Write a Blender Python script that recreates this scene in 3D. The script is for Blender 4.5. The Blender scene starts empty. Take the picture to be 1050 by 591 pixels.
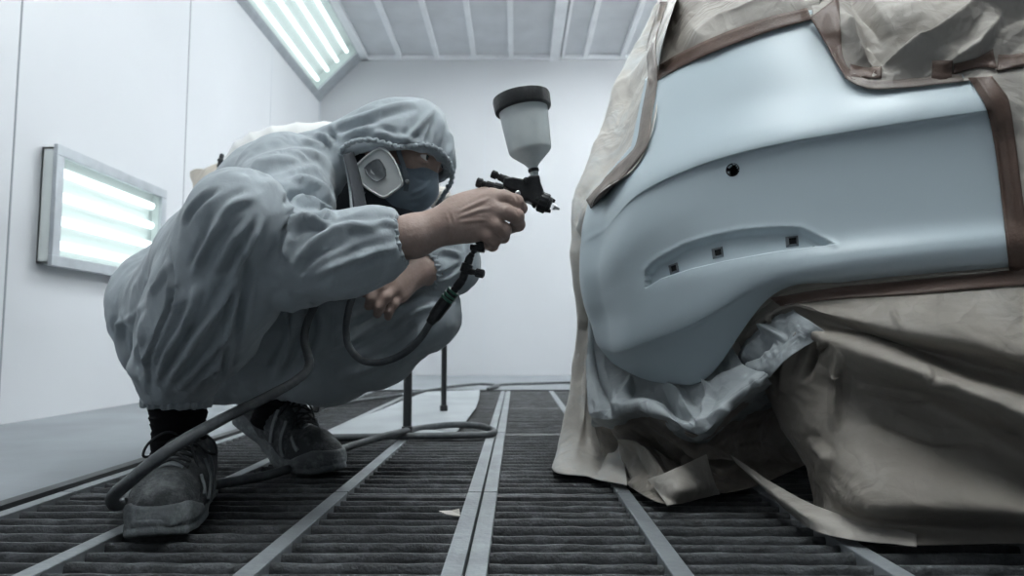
import bpy, bmesh, math, random
import numpy as np
from mathutils import Vector, Matrix

SC = bpy.context.scene
COL = SC.collection
# ------------------------------------------------------------------ camera
F_PX, CX, CY = 700.0, 525.0, 295.5          # focal length in pixels of the 1050 px wide frame
CAM = np.array([0.0, 0.0, 0.28])
PITCH = math.atan(56.5 / F_PX)
YAW = math.atan(5.0 / F_PX)
cam_d = bpy.data.cameras.new('camera')
cam_d.sensor_width = 36.0
cam_d.lens = 36.0 * F_PX / 1050.0
cam_d.clip_start = 0.02
cam_d.dof.use_dof = True
cam_d.dof.focus_distance = 1.12
cam_d.dof.aperture_fstop = 5.0
cam = bpy.data.objects.new('camera', cam_d)
COL.objects.link(cam)
cam.location = CAM
cam.rotation_euler = (math.pi / 2 + PITCH, 0, YAW)
SC.camera = cam
_Rm = np.array(cam.rotation_euler.to_matrix())

# ------------------------------------------------------------------ world, exposure
wd = bpy.data.worlds.new('world')
SC.world = wd
wd.use_nodes = True
wd.node_tree.nodes['Background'].inputs[0].default_value = (0.62, 0.72, 0.80, 1)
wd.node_tree.nodes['Background'].inputs[1].default_value = 0.06
SC.view_settings.view_transform = 'Standard'
SC.view_settings.look = 'None'
SC.view_settings.gamma = 1.0
SC.view_settings.use_curve_mapping = False
SC.view_settings.exposure = 0.5
TUBE = 3.5          # strength of the fluorescent tubes
TUBE_LOW = 1.9
FILL_TUBE_TOP = 42.0
FILL_TUBE_BACK = 44.0
TUBE_RIGHT = 56.0

# ------------------------------------------------------------------ helpers
def P(px, py, d):
    """the world point seen at photo pixel (px, py), at the distance d along the booth"""
    v = _Rm @ np.array([(px - CX) / F_PX, (CY - py) / F_PX, -1.0])
    return CAM + v * (d / v[1])

def G(px, py, z=0.0):
    v = _Rm @ np.array([(px - CX) / F_PX, (CY - py) / F_PX, -1.0])
    return CAM + v * ((z - CAM[2]) / v[2])

def PX(p):
    q = (np.asarray(p) - CAM) @ _Rm
    return np.stack([CX + F_PX * q[..., 0] / -q[..., 2], CY - F_PX * q[..., 1] / -q[..., 2]], -1)

def tag(o, label, cat, group=None):
    o['label'] = label
    o['category'] = cat
    if group:
        o['group'] = group
    return o

def empty(name, loc=(0, 0, 0), label=None, cat=None, group=None):
    o = bpy.data.objects.new(name, None)
    o.empty_display_size = 0.05
    COL.objects.link(o)
    o.location = Vector(loc)
    if label:
        tag(o, label, cat, group)
    return o

def link(name, me, mat, parent=None):
    o = bpy.data.objects.new(name, me)
    COL.objects.link(o)
    if mat is not None:
        me.materials.append(mat)
    if parent is not None:
        o.parent = parent
        o.matrix_parent_inverse = Matrix.Translation(parent_world(parent)).inverted()
    return o

def parent_world(p):
    v = Vector(p.location)
    q = p
    return v

def mesh_np(name, V, Fq, mat, parent=None, smooth=True):
    me = bpy.data.meshes.new(name)
    me.from_pydata([tuple(v) for v in np.asarray(V, float)], [], [tuple(int(i) for i in f) for f in Fq])
    me.update()
    if smooth:
        me.polygons.foreach_set('use_smooth', [True] * len(me.polygons))
    return link(name, me, mat, parent)

class MB:
    """collects boxes, tubes, prisms and lathes; build() links them as ONE mesh object"""
    def __init__(s):
        s.v, s.f = [], []
    def add(s, V, Fs):
        n = len(s.v)
        s.v += [tuple(float(c) for c in v) for v in V]
        s.f += [tuple(i + n for i in f) for f in Fs]
        return s
    def box(s, lo, hi):
        x0, y0, z0 = lo; x1, y1, z1 = hi
        V = [(x0, y0, z0), (x1, y0, z0), (x1, y1, z0), (x0, y1, z0), (x0, y0, z1), (x1, y0, z1), (x1, y1, z1), (x0, y1, z1)]
        return s.add(V, [(0, 3, 2, 1), (4, 5, 6, 7), (0, 1, 5, 4), (1, 2, 6, 5), (2, 3, 7, 6), (3, 0, 4, 7)])
    def beam(s, a, b, w, h, up=(0, 0, 1)):
        a, b = np.array(a, float), np.array(b, float)
        t = (b - a) / np.linalg.norm(b - a)
        u = np.array(up, float); u = u - t * (u @ t); u /= np.linalg.norm(u)
        r = np.cross(t, u)
        V = []
        for c in (a, b):
            for i, j in ((-1, -1), (1, -1), (1, 1), (-1, 1)):
                V.append(c + r * i * w / 2 + u * j * h / 2)
        return s.add(V, [(0, 1, 2, 3), (7, 6, 5, 4), (0, 4, 5, 1), (1, 5, 6, 2), (2, 6, 7, 3), (3, 7, 4, 0)])
    def quad(s, a, b, c, d):
        return s.add([a, b, c, d], [(0, 1, 2, 3)])
    def tube(s, pts, rad, n=10, cap=True):
        pts = np.asarray(pts, float)
        m = len(pts)
        rad = np.broadcast_to(np.asarray(rad, float), (m,))
        T = np.gradient(pts, axis=0)
        T /= np.linalg.norm(T, axis=1)[:, None] + 1e-12
        u = np.array([0, 0, 1.0])
        if abs(T[0] @ u) > 0.9:
            u = np.array([1.0, 0, 0])
        V, Fs = [], []
        for i in range(m):
            u = u - T[i] * (u @ T[i]); u /= np.linalg.norm(u)
            r = np.cross(T[i], u)
            for k in range(n):
                a = 2 * math.pi * k / n
                V.append(pts[i] + rad[i] * (math.cos(a) * u + math.sin(a) * r))
        for i in range(m - 1):
            for k in range(n):
                k2 = (k + 1) % n
                Fs.append((i * n + k, i * n + k2, (i + 1) * n + k2, (i + 1) * n + k))
        if cap:
            Fs.append(tuple(range(n - 1, -1, -1)))
            Fs.append(tuple((m - 1) * n + k for k in range(n)))
        return s.add(V, Fs)
    def lathe(s, a, axis, prof, n=24, wob=None):
        """prof: (distance along axis, radius)"""
        a = np.array(a, float); t = np.array(axis, float); t /= np.linalg.norm(t)
        u = np.array([0, 1.0, 0]) if abs(t[1]) < 0.9 else np.array([1.0, 0, 0])
        u = u - t * (u @ t); u /= np.linalg.norm(u); r = np.cross(t, u)
        V, Fs = [], []
        for (h, R) in prof:
            for k in range(n):
                an = 2 * math.pi * k / n
                RR = R * (1 + (wob(an, h) if wob else 0))
                V.append(a + t * h + RR * (math.cos(an) * u + math.sin(an) * r))
        m = len(prof)
        for i in range(m - 1):
            for k in range(n):
                k2 = (k + 1) % n
                Fs.append((i * n + k, i * n + k2, (i + 1) * n + k2, (i + 1) * n + k))
        Fs.append(tuple(range(n - 1, -1, -1)))
        Fs.append(tuple((m - 1) * n + k for k in range(n)))
        return s.add(V, Fs)
    def prism(s, poly, off):
        """closed 3-D polygon swept by the vector off"""
        poly = np.asarray(poly, float); n = len(poly); off = np.asarray(off, float)
        V = list(poly) + list(poly + off)
        Fs = [tuple(range(n)), tuple(range(2 * n - 1, n - 1, -1))]
        for k in range(n):
            k2 = (k + 1) % n
            Fs.append((k, k + n, k2 + n, k2))
        return s.add(V, Fs)
    def build(s, name, mat, parent=None, smooth=False, bevel=0, angle=40):
        me = bpy.data.meshes.new(name)
        me.from_pydata(s.v, [], s.f)
        bm = bmesh.new(); bm.from_mesh(me)
        bmesh.ops.recalc_face_normals(bm, faces=bm.faces)
        bm.to_mesh(me); bm.free()
        if smooth:
            me.polygons.foreach_set('use_smooth', [True] * len(me.polygons))
            me.set_sharp_from_angle(angle=math.radians(angle))
        o = link(name, me, mat, parent)
        if bevel:
            b = o.modifiers.new('bevel', 'BEVEL'); b.width = bevel; b.segments = 2; b.limit_method = 'ANGLE'
        return o

def crom(pts, n):
    """Catmull-Rom through the points, n samples in all"""
    p = np.asarray(pts, float)
    m = len(p)
    q = np.vstack([2 * p[0] - p[1], p, 2 * p[-1] - p[-2]])
    t = np.linspace(0, m - 1 - 1e-9, n)
    i = np.floor(t).astype(int); f = (t - i)[:, None]
    a, b, c, d = q[i], q[i + 1], q[i + 2], q[i + 3]
    return 0.5 * (2 * b + (c - a) * f + (2 * a - 5 * b + 4 * c - d) * f * f + (3 * b - a - 3 * c + d) * f ** 3)

def net(ctrl, nu, nv):
    """bicubic surface through a control net [row][col] of points -> (nv, nu, 3)"""
    c = np.asarray(ctrl, float)
    rows = np.stack([crom(r, nu) for r in c])
    return np.stack([crom(rows[:, j], nv) for j in range(nu)], 1)

def grid_normals(S):
    du = np.gradient(S, axis=1); dv = np.gradient(S, axis=0)
    n = np.cross(du, dv)
    return n / (np.linalg.norm(n, axis=-1, keepdims=True) + 1e-12)

def grid_faces(nv, nu):
    i = np.arange(nv * nu).reshape(nv, nu)
    return np.stack([i[:-1, :-1], i[1:, :-1], i[1:, 1:], i[:-1, 1:]], -1).reshape(-1, 4)

# gradient noise -------------------------------------------------------------
_rng = np.random.RandomState(7)
_perm = _rng.permutation(256)
_grad = _rng.normal(size=(256, 3)); _grad /= np.linalg.norm(_grad, axis=1)[:, None]
def noise3(p):
    p = np.asarray(p, float)
    i = np.floor(p).astype(int); f = p - i
    u = f * f * f * (f * (f * 6 - 15) + 10)
    out = np.zeros(p.shape[:-1])
    for dx in (0, 1):
        for dy in (0, 1):
            for dz in (0, 1):
                h = _perm[(_perm[(_perm[(i[..., 0] + dx) & 255] + i[..., 1] + dy) & 255] + i[..., 2] + dz) & 255]
                g = _grad[h]
                w = (u[..., 0] if dx else 1 - u[..., 0]) * (u[..., 1] if dy else 1 - u[..., 1]) * (u[..., 2] if dz else 1 - u[..., 2])
                out += w * (g[..., 0] * (f[..., 0] - dx) + g[..., 1] * (f[..., 1] - dy) + g[..., 2] * (f[..., 2] - dz))
    return out

def crumple(p, freq, seed, n=4):
    """sharp-creased facets, as in crushed paper: folded planes on slightly warped space, weaker in some places than in others"""
    r = np.random.RandomState(seed)
    q = p * freq
    w = np.clip(noise3(q * .45 + 9.3) * 1.6 + .75, .25, 1.3)
    q = q + 0.22 * np.stack([noise3(q * .8 + 3.1), noise3(q * .8 + 17.7), noise3(q * .8 + 41.3)], -1)
    out = np.zeros(p.shape[:-1])
    for k in range(n):
        d = r.normal(size=3); d /= np.linalg.norm(d)
        t = q @ d * r.uniform(.5, 1.3) + r.uniform(0, 10)
        m = np.clip(noise3(q * .6 + 20 * k + 5) * 2.2 + .5, 0, 1)
        out += (np.abs((t % 1.0) - 0.5) * 2 - .5) * m
    return out * w / 1.5

# materials ------------------------------------------------------------------
def mat(name, col, rough=0.6, metal=0.0, var=0.0, vscale=6.0, bump=0.0, bscale=60.0, spec=0.5, col2=None, dust=None, dscale=9.0, damt=0.5, coat=0.0, sheen=0.0):
    m = bpy.data.materials.new(name); m.use_nodes = True
    nt = m.node_tree; N = nt.nodes; L = nt.links
    b = N['Principled BSDF']
    b.inputs['Base Color'].default_value = (*col, 1)
    b.inputs['Roughness'].default_value = rough
    b.inputs['Metallic'].default_value = metal
    b.inputs['Specular IOR Level'].default_value = spec
    if coat:
        b.inputs['Coat Weight'].default_value = coat; b.inputs['Coat Roughness'].default_value = .25
    if sheen:
        b.inputs['Sheen Weight'].default_value = sheen
    tc = N.new('ShaderNodeTexCoord')
    cur = None
    if var or col2:
        no = N.new('ShaderNodeTexNoise'); no.inputs['Scale'].default_value = vscale; no.inputs['Detail'].default_value = 6
        L.new(tc.outputs['Object'], no.inputs['Vector'])
        mx = N.new('ShaderNodeMix'); mx.data_type = 'RGBA'
        c2 = col2 if col2 else tuple(c * (1 - var) for c in col)
        mx.inputs[6].default_value = (*col, 1); mx.inputs[7].default_value = (*c2, 1)
        rp = N.new('ShaderNodeMapRange'); rp.inputs['From Min'].default_value = .35; rp.inputs['From Max'].default_value = .65
        L.new(no.outputs['Fac'], rp.inputs['Value']); L.new(rp.outputs['Result'], mx.inputs[0])
        cur = mx.outputs[2]
    if dust:
        no = N.new('ShaderNodeTexNoise'); no.inputs['Scale'].default_value = dscale; no.inputs['Detail'].default_value = 9; no.inputs['Roughness'].default_value = .75
        L.new(tc.outputs['Object'], no.inputs['Vector'])
        rp = N.new('ShaderNodeMapRange'); rp.inputs['From Min'].default_value = .48; rp.inputs['From Max'].default_value = .68; rp.inputs['To Max'].default_value = damt
        L.new(no.outputs['Fac'], rp.inputs['Value'])
        mx = N.new('ShaderNodeMix'); mx.data_type = 'RGBA'
        if cur: L.new(cur, mx.inputs[6])
        else: mx.inputs[6].default_value = (*col, 1)
        mx.inputs[7].default_value = (*dust, 1)
        L.new(rp.outputs['Result'], mx.inputs[0])
        cur = mx.outputs[2]
    if cur: L.new(cur, b.inputs['Base Color'])
    if bump:
        no = N.new('ShaderNodeTexNoise'); no.inputs['Scale'].default_value = bscale; no.inputs['Detail'].default_value = 5
        L.new(tc.outputs['Object'], no.inputs['Vector'])
        bp = N.new('ShaderNodeBump'); bp.inputs['Strength'].default_value = bump; bp.inputs['Distance'].default_value = .004
        L.new(no.outputs['Fac'], bp.inputs['Height']); L.new(bp.outputs['Normal'], b.inputs['Normal'])
    return m

def creased(m, scale=16.0, strength=.55):
    """fine facets of crushed paper on top of the material's own grain"""
    nt = m.node_tree; N = nt.nodes; L = nt.links
    b = N['Principled BSDF']
    tc = N.new('ShaderNodeTexCoord')
    no = N.new('ShaderNodeTexNoise'); no.inputs['Scale'].default_value = 5; no.inputs['Detail'].default_value = 3
    L.new(tc.outputs['Object'], no.inputs['Vector'])
    mx = N.new('ShaderNodeMix'); mx.data_type = 'VECTOR'; mx.inputs[0].default_value = .22
    L.new(tc.outputs['Object'], mx.inputs[4]); L.new(no.outputs['Color'], mx.inputs[5])
    prev = None
    old = b.inputs['Normal'].links[0].from_socket if b.inputs['Normal'].links else None
    for sc, d in ((scale, .012), (scale * 2.7, .004)):
        v = N.new('ShaderNodeTexVoronoi'); v.distance = 'MANHATTAN'; v.inputs['Scale'].default_value = sc
        L.new(mx.outputs[1], v.inputs['Vector'])
        msk = N.new('ShaderNodeTexNoise'); msk.inputs['Scale'].default_value = 4.5 if prev is None else 7
        L.new(tc.outputs['Object'], msk.inputs['Vector'])
        rp = N.new('ShaderNodeMapRange'); rp.inputs['From Min'].default_value = .40; rp.inputs['From Max'].default_value = .62
        L.new(msk.outputs['Fac'], rp.inputs['Value'])
        mu = N.new('ShaderNodeMath'); mu.operation = 'MULTIPLY'
        L.new(v.outputs['Distance'], mu.inputs[0]); L.new(rp.outputs['Result'], mu.inputs[1])
        bp = N.new('ShaderNodeBump'); bp.inputs['Strength'].default_value = strength; bp.inputs['Distance'].default_value = d
        L.new(mu.outputs[0], bp.inputs['Height'])
        src = prev if prev is not None else old
        if src is not None: L.new(src, bp.inputs['Normal'])
        prev = bp.outputs['Normal']
    L.new(prev, b.inputs['Normal'])

def emit_mat(name, col, s):
    m = bpy.data.materials.new(name); m.use_nodes = True
    nt = m.node_tree; nt.nodes.clear()
    e = nt.nodes.new('ShaderNodeEmission'); o = nt.nodes.new('ShaderNodeOutputMaterial')
    e.inputs[0].default_value = (*col, 1); e.inputs[1].default_value = s
    nt.links.new(e.outputs[0], o.inputs[0])
    return m

def pane_mat(name, tint, gl=.08):
    m = bpy.data.materials.new(name); m.use_nodes = True
    nt = m.node_tree; nt.nodes.clear()
    t = nt.nodes.new('ShaderNodeBsdfTransparent'); g = nt.nodes.new('ShaderNodeBsdfGlossy'); x = nt.nodes.new('ShaderNodeMixShader'); o = nt.nodes.new('ShaderNodeOutputMaterial')
    t.inputs[0].default_value = (*tint, 1); g.inputs['Roughness'].default_value = .05; x.inputs[0].default_value = gl
    nt.links.new(t.outputs[0], x.inputs[1]); nt.links.new(g.outputs[0], x.inputs[2]); nt.links.new(x.outputs[0], o.inputs[0])
    return m

M = {
    'wall': mat('white_wall_enamel', (.52, .535, .56), .4, var=.05, vscale=1.2),
    'trim': mat('grey_white_trim', (.82, .84, .87), .4, var=.08),
    'seam': mat('dark_wall_joint', (.22, .24, .26), .7),
    'concrete': mat('pale_concrete', (.25, .27, .29), .75, var=.22, vscale=2.2, bump=.25, bscale=30),
    'pit': mat('dark_pit_lining', (.012, .013, .015), .9),
    'grate': mat('oversprayed_grating_steel', (.045, .049, .053), .55, metal=.2, var=.3, vscale=30, bump=.5, bscale=180, dust=(.15, .16, .17), dscale=14, damt=.6),
    'flat': mat('worn_flat_bar_steel', (.24, .26, .275), .5, metal=.2, var=.25, vscale=10, bump=.3, bscale=80, dust=(.36, .39, .41), dscale=7, damt=.5),
    'edge': mat('dark_pit_angle', (.05, .055, .06), .6, var=.3, vscale=12),
    'filter': mat('ceiling_filter_media', (.66, .68, .71), .95, var=.10, vscale=5, bump=.3, bscale=120),
    'alu': mat('aluminium_frame', (.46, .49, .52), .42, metal=.55, var=.12, vscale=14),
    'pane': pane_mat('lamp_glass', (.93, .97, .96)),
    'reflector': mat('white_lamp_housing', (.70, .745, .735), .5),
    'tube': emit_mat('fluorescent_tube', (1.0, .965, 1.0), TUBE),
    'fill_tube_top': emit_mat('added_overhead_tube', (1.0, .965, 1.0), FILL_TUBE_TOP),
    'fill_tube_back': emit_mat('added_overhead_tube_far', (1.0, .965, 1.0), FILL_TUBE_BACK),
    'tube_right': emit_mat('fluorescent_tube_right', (1.0, .965, 1.0), TUBE_RIGHT),
    'tube_low': emit_mat('fluorescent_tube_dim', (.93, .975, 1.0), TUBE_LOW),
    'paper': mat('brown_masking_paper', (.36, .335, .305), .62, var=.10, vscale=9, bump=.12, bscale=140, spec=.3),
    'paper_pale': mat('oversprayed_masking_paper', (.52, .49, .45), .6, var=.10, vscale=6, bump=.12, bscale=140, dust=(.47, .51, .53), dscale=5, damt=.8),
    'paper_shaded': mat('brown_paper_shade_tint', (.235, .212, .186), .6, var=.12, vscale=9, bump=.12, bscale=140, spec=.3, dust=(.32, .32, .31), dscale=4, damt=.3),  # same brown paper, with the shade of the lower sheets put into its colour
    'paper_primer': mat('primer_dusted_paper', (.34, .37, .385), .5, var=.14, vscale=7, bump=.12, bscale=140, spec=.4),
    'socket': mat('dark_socket', (.13, .145, .155), .5),  # darker grey than the primed panel around the sockets
    'tape': mat('brown_masking_tape', (.100, .064, .050), .5, var=.2, vscale=25, bump=.25, bscale=220, spec=.4),
    'tape_dull': mat('oversprayed_tape', (.20, .165, .145), .55, var=.3, vscale=25, bump=.2, bscale=200),
    'primer': mat('pale_blue_grey_primer', (.44, .515, .555), .44, spec=.5, coat=.15),
    'black': mat('black_plastic', (.018, .019, .021), .45, bump=.15, bscale=250, dust=(.06, .065, .07), dscale=40, damt=.5),
    'void': mat('painted_hole_dark', (.004, .004, .005), .9),  # near-black colour carries the darkness of the holes
    'car': mat('car_underbody', (.02, .02, .022), .8),
}

for k_ in ('paper', 'paper_pale', 'paper_shaded', 'paper_primer'): creased(M[k_])

def structure(o):
    o['kind'] = 'structure'
    return o
# ================================================================== THE BOOTH
XW, XR, YB, YF = -1.78, 3.25, 6.0, -1.6       # left wall, right wall, back wall, open front
ZS, ZC = 2.48, 2.87                         # spring of the sloped lamp band, ceiling
XS = -1.39                                  # inner edge of the sloped band on the left
XSR = XR - (XS - XW)
PL, PR, PN, PF = -0.865, 0.735, 0.40, 4.06  # grating pit
# floor with the pit cut out of it
f = MB()
f.box((XW - .1, YF, -.12), (PL - .03, YB + .1, 0)); f.box((PR + .03, YF, -.12), (XR + .1, YB + .1, 0))
f.box((PL - .03, YF, -.12), (PR + .03, PN, 0)); f.box((PL - .03, PF + .03, -.12), (PR + .03, YB + .1, 0))
structure(f.build('floor', M['concrete']))
f = MB()
f.box((PL - .03, PN, -.42), (PR + .03, PF + .03, -.40))
f.box((PL - .05, PN - .02, -.42), (PL - .03, PF + .05, -.121)); f.box((PR + .03, PN - .02, -.42), (PR + .05, PF + .05, -.121))
f.box((PL - .05, PN - .03, -.42), (PR + .05, PN - .01, -.121)); f.box((PL - .05, PF + .03, -.42), (PR + .05, PF + .05, -.121))
structure(f.build('floor_pit', M['pit']))
# dark steel angle round the pit
f = MB()
f.box((PL - .034, PN, -.05), (PL - .006, PF + .03, .006)); f.box((PR + .006, PN, -.05), (PR + .034, PF + .03, .006))
f.box((PL - .03, PF + .004, -.05), (PR + .03, PF + .03, .004))
structure(f.build('trim_1', M['edge']))
# walls
w = MB(); w.box((XW - .06, YF, 0), (XW, YB, ZS)); structure(w.build('wall_left', M['wall']))
w = MB(); w.box((XR, YF, 0), (XR + .06, YB, ZS)); structure(w.build('wall_right', M['wall']))
w = MB(); w.box((XW - .06, YB, 0), (XR + .06, YB + .06, ZC)); structure(w.build('wall_back', M['wall']))
# dark joints of the wall panels
s = MB()
for px in (5.0, 184.0):
    y = (XW - CAM[0]) / (P(px, 300, 1.0)[0] - CAM[0])
    s.box((XW - .002, y - .004, .01), (XW + .0015, y + .004, ZS))
for k in range(3):
    s.box((XR - .0015, 1 + k * 1.6 - .004, .01), (XR + .002, 1 + k * 1.6 + .004, ZS))
structure(s.build('trim_2', M['seam']))
s = MB()
xb = P(497, 120, YB)[0]
s.box((xb - .003, YB - .0015, .01), (xb + .003, YB + .002, ZC))
y = (XW - CAM[0]) / (P(272.0, 300, 1.0)[0] - CAM[0]); s.box((XW - .002, y - .003, .01), (XW + .0012, y + .003, ZS))
s.box((XW, YB - .008, .01), (XW + .010, YB - .0005, ZS))
structure(s.build('trim_3', mat('pale_wall_joint', (.50, .53, .57), .6)))
# ceiling : filter sheets between white bars
c = MB(); c.box((XS, YF, ZC), (XSR, YB + .06, ZC + .06)); structure(c.build('ceiling', M['filter']))
c = MB()
xs = [P(px, 47, YB)[0] for px in (411, 448, 486, 524)]
step = (xs[3] - xs[0]) / 3
xbars = [xs[0] + step * k for k in range(12) if k != 4]
for x in xbars:
    if x < XSR - .1:
        c.box((x - .022, YF, ZC - .03), (x + .022, YB, ZC + .001))
xm = P(571, 47, YB)[0]
c.box((xm - .07, YF, ZC - .045), (xm + .02, YB, ZC + .001)); c.box((xm + .035, YF, ZC - .04), (xm + .06, YB, ZC + .001))
c.box((XS - .01, YB - .05, ZC - .035), (XSR + .01, YB, ZC + .001))
c.box((XS - .02, YF, ZC - .035), (XS + .05, YB, ZC + .001)); c.box((XSR - .05, YF, ZC - .035), (XSR + .02, YB, ZC + .001))
structure(c.build('trim_4', M['trim'], bevel=.004))

# sloped lamp bands, left and right, made of lamp boxes set end to end
def lamp_box(o0, ex, ey, nx, ny_len, wid, depth, tubes, tube_mat, label, cat, group, frame=.038, along=True, loc=None):
    """o0 corner; ex unit vector across; ey unit vector along; normal nx points into the room"""
    o0, ex, ey, nx = (np.array(v, float) for v in (o0, ex, ey, nx))
    root = empty('ceiling_lamp' if 'ceiling' in label else 'wall_lamp', tuple(o0 + ex * wid / 2 + ey * ny_len / 2), label, cat, group)
    def bx(mb, a0, a1, b0, b1, c0, c1):
        V = [o0 + ex * a + ey * b + nx * c for c in (c0, c1) for (a, b) in ((a0, b0), (a1, b0), (a1, b1), (a0, b1))]
        mb.add(V, [(0, 3, 2, 1), (4, 5, 6, 7), (0, 1, 5, 4), (1, 2, 6, 5), (2, 3, 7, 6), (3, 0, 4, 7)])
    h = MB()
    bx(h, 0, wid, 0, ny_len, -depth, -depth + .006)
    bx(h, 0, .008, 0, ny_len, -depth, 0); bx(h, wid - .008, wid, 0, ny_len, -depth, 0)
    bx(h, 0, wid, 0, .008, -depth, 0); bx(h, 0, wid, ny_len - .008, ny_len, -depth, 0)
    h.build('housing', M['reflector'], root)
    fr = MB()
    e = .016
    bx(fr, -.01, frame, -.01, ny_len + .01, -.002, e); bx(fr, wid - frame, wid + .01, -.01, ny_len + .01, -.002, e)
    bx(fr, frame, wid - frame, -.01, frame, -.002, e); bx(fr, frame, wid - frame, ny_len - frame, ny_len + .01, -.002, e)
    fr.build('frame', M['alu'], root, bevel=.003)
    for k in range(tubes):
        t = MB()
        if along:
            a = frame + (wid - 2 * frame) * (k + .5) / tubes
            p0, p1 = o0 + ex * a + ey * (frame + .02) - nx * depth * .5, o0 + ex * a + ey * (ny_len - frame - .02) - nx * depth * .5
        else:
            a = frame + (ny_len - 2 * frame) * (k + .5) / tubes
            p0, p1 = o0 + ey * a + ex * (frame + .02) - nx * depth * .5, o0 + ey * a + ex * (wid - frame - .02) - nx * depth * .5
        t.tube([p0, p1], .018, 8)
        t.build('tube', tube_mat, root, smooth=True)
    g = MB(); bx(g, frame - .01, wid - frame + .01, frame - .01, ny_len - frame + .01, .001, .005)
    g.build('glass', M['pane'], root)
    return root

sl = math.hypot(XS - XW, ZC - ZS)
exl = np.array([XS - XW, 0, ZC - ZS]) / sl
nl = np.array([exl[2], 0, -exl[0]])
exr = np.array([-exl[0], 0, exl[2]]); nr = np.array([-nl[0], 0, nl[2]])
# back end of the visible lamp box and its near end, then two more boxes towards the open front
L0, LEN, GAP = 4.02, 1.84, .10
names = ['sloped ceiling lamp box above the left wall, glowing in the upper left corner',
         'sloped ceiling lamp box above left wall, nearer to the camera than the visible glowing one',
         'sloped ceiling lamp box at the open front end of the left wall']
for k in range(3):
    y0 = L0 - k * (LEN + GAP)
    lamp_box((XW, y0, ZS), exl, (0, 1, 0), nl, LEN, sl, .10, 4, M['tube' if k else 'tube_low'], names[k], 'lamp', 'lamp boxes along the booth ceiling')
for k in range(2):
    y0 = L0 - k * (LEN + GAP)
    lamp_box((XR, y0, ZS), exr, (0, 1, 0), nr, LEN, sl, .10, 4, M['tube_right'],
             'sloped ceiling lamp box above right wall behind the car, ' + ('by the back wall', 'nearer to the camera')[k], 'lamp', 'lamp boxes along the booth ceiling')
# strips of the bands between, behind and around the boxes
b = MB()
for ex, n, x in ((exl, nl, XW), (exr, nr, XR)):
    o = np.array([x, 0, ZS])
    for (ya, yb_) in [(L0 + LEN + .01, YB)] + [(L0 - k * (LEN + GAP) - GAP + .01, L0 - k * (LEN + GAP) - .01) for k in range(3)]:
        V = [o + ex * a + np.array([0, y, 0]) + n * c for c in (-.02, .012) for (a, y) in ((0, ya), (sl, ya), (sl, yb_), (0, yb_))]
        b.add(V, [(0, 3, 2, 1), (4, 5, 6, 7), (0, 1, 5, 4), (1, 2, 6, 5), (2, 3, 7, 6), (3, 0, 4, 7)])
    for a in (0, sl):
        V0, V1 = o + ex * a + np.array([0, YF, 0]), o + ex * a + np.array([0, YB, 0])
        b.beam(V0, V1, .05, .05, up=n)
structure(b.build('trim_5', M['alu'], bevel=.004))

# unseen lamps added under the ceiling to light painter, bumper and back wall
for k, (x, y, w_) in enumerate(((-.52, -.75, 'left, over the painter'), (.45, -.20, 'over the car bumper'), (-.2, 3.05, 'left, in the middle of the booth'), (.7, 3.05, 'over the car roof'))):
    lamp_box((x, y, ZC - .05), (1, 0, 0), (0, 1, 0), (0, 0, -1), 1.6, .5, .045, 4, M['fill_tube_top' if k < 2 else 'fill_tube_back'],
             'flat ceiling lamp box hung under the booth ceiling, ' + w_, 'lamp', 'added unseen lamp boxes')
# low wall lamp on the left wall
def wall_pt(px, py):
    d = (XW - CAM[0]) / (P(px, py, 1.0)[0] - CAM[0])
    return P(px, py, d)
a, bb, cc = wall_pt(45, 145), wall_pt(157, 190), wall_pt(38, 268)
y0, y1, z0, z1 = a[1] - .005, bb[1], .575, 1.015
lamp_box((XW + .05, y0, z0), (0, 0, 1), (0, 1, 0), (1, 0, 0), y1 - y0, z1 - z0, .05, 4, M['tube_low'],
         'small aluminium framed wall lamp with four glowing tubes low on the left wall', 'lamp', None, frame=.032, along=True)

# ------------------------------------------------------------------ floor gratings
def grating(x0, y0, w, l, seed):
    root_loc = (x0, y0, 0)
    fm, sm = MB(), MB()
    bw = .026
    for k in range(4):
        xc = x0 + w * k / 3
        if k == 0: xa, xb_ = x0 + .002, x0 + bw + .002
        elif k == 3: xa, xb_ = x0 + w - bw - .002, x0 + w - .002
        else: xa, xb_ = xc - bw / 2, xc + bw / 2
        fm.box((xa, y0 + .003, -.04), (xb_, y0 + l - .003, .0))
    rr = random.Random(seed)
    n = int(l / .0448)
    for i in range(n + 1):
        y = y0 + .008 + (l - .016) * i / n
        t = .0075 if 0 < i < n else .010
        dz = rr.uniform(-.0022, .0008)
        tilt = rr.uniform(-.002, .002)
        # rounded slats, a little uneven from layers of overspray
        m_ = 9
        xs_ = np.linspace(x0 + .004, x0 + w - .004, 34)
        prof = [(-.5, -.034), (-.62, -.012), (-.5, -.003), (-.2, 0), (.2, 0), (.5, -.003), (.62, -.012), (.5, -.034)]
        V, Fs = [], []
        for j, x in enumerate(xs_):
            o = .0011 * math.sin(j * 1.7 + i * 3.1) + rr.uniform(-.0009, .0009)
            hz = rr.uniform(-.0008, .0008)
            for (py_, pz) in prof:
                V.append((x, y + py_ * t * 2 * .62 + o + tilt * (pz / -.03), -.004 + dz + pz + hz))
        q = len(prof)
        for j in range(len(xs_) - 1):
            for k in range(q):
                k2 = (k + 1) % q
                Fs.append((j * q + k, j * q + k2, (j + 1) * q + k2, (j + 1) * q + k))
        sm.add(V, Fs)
    return fm, sm

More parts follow.
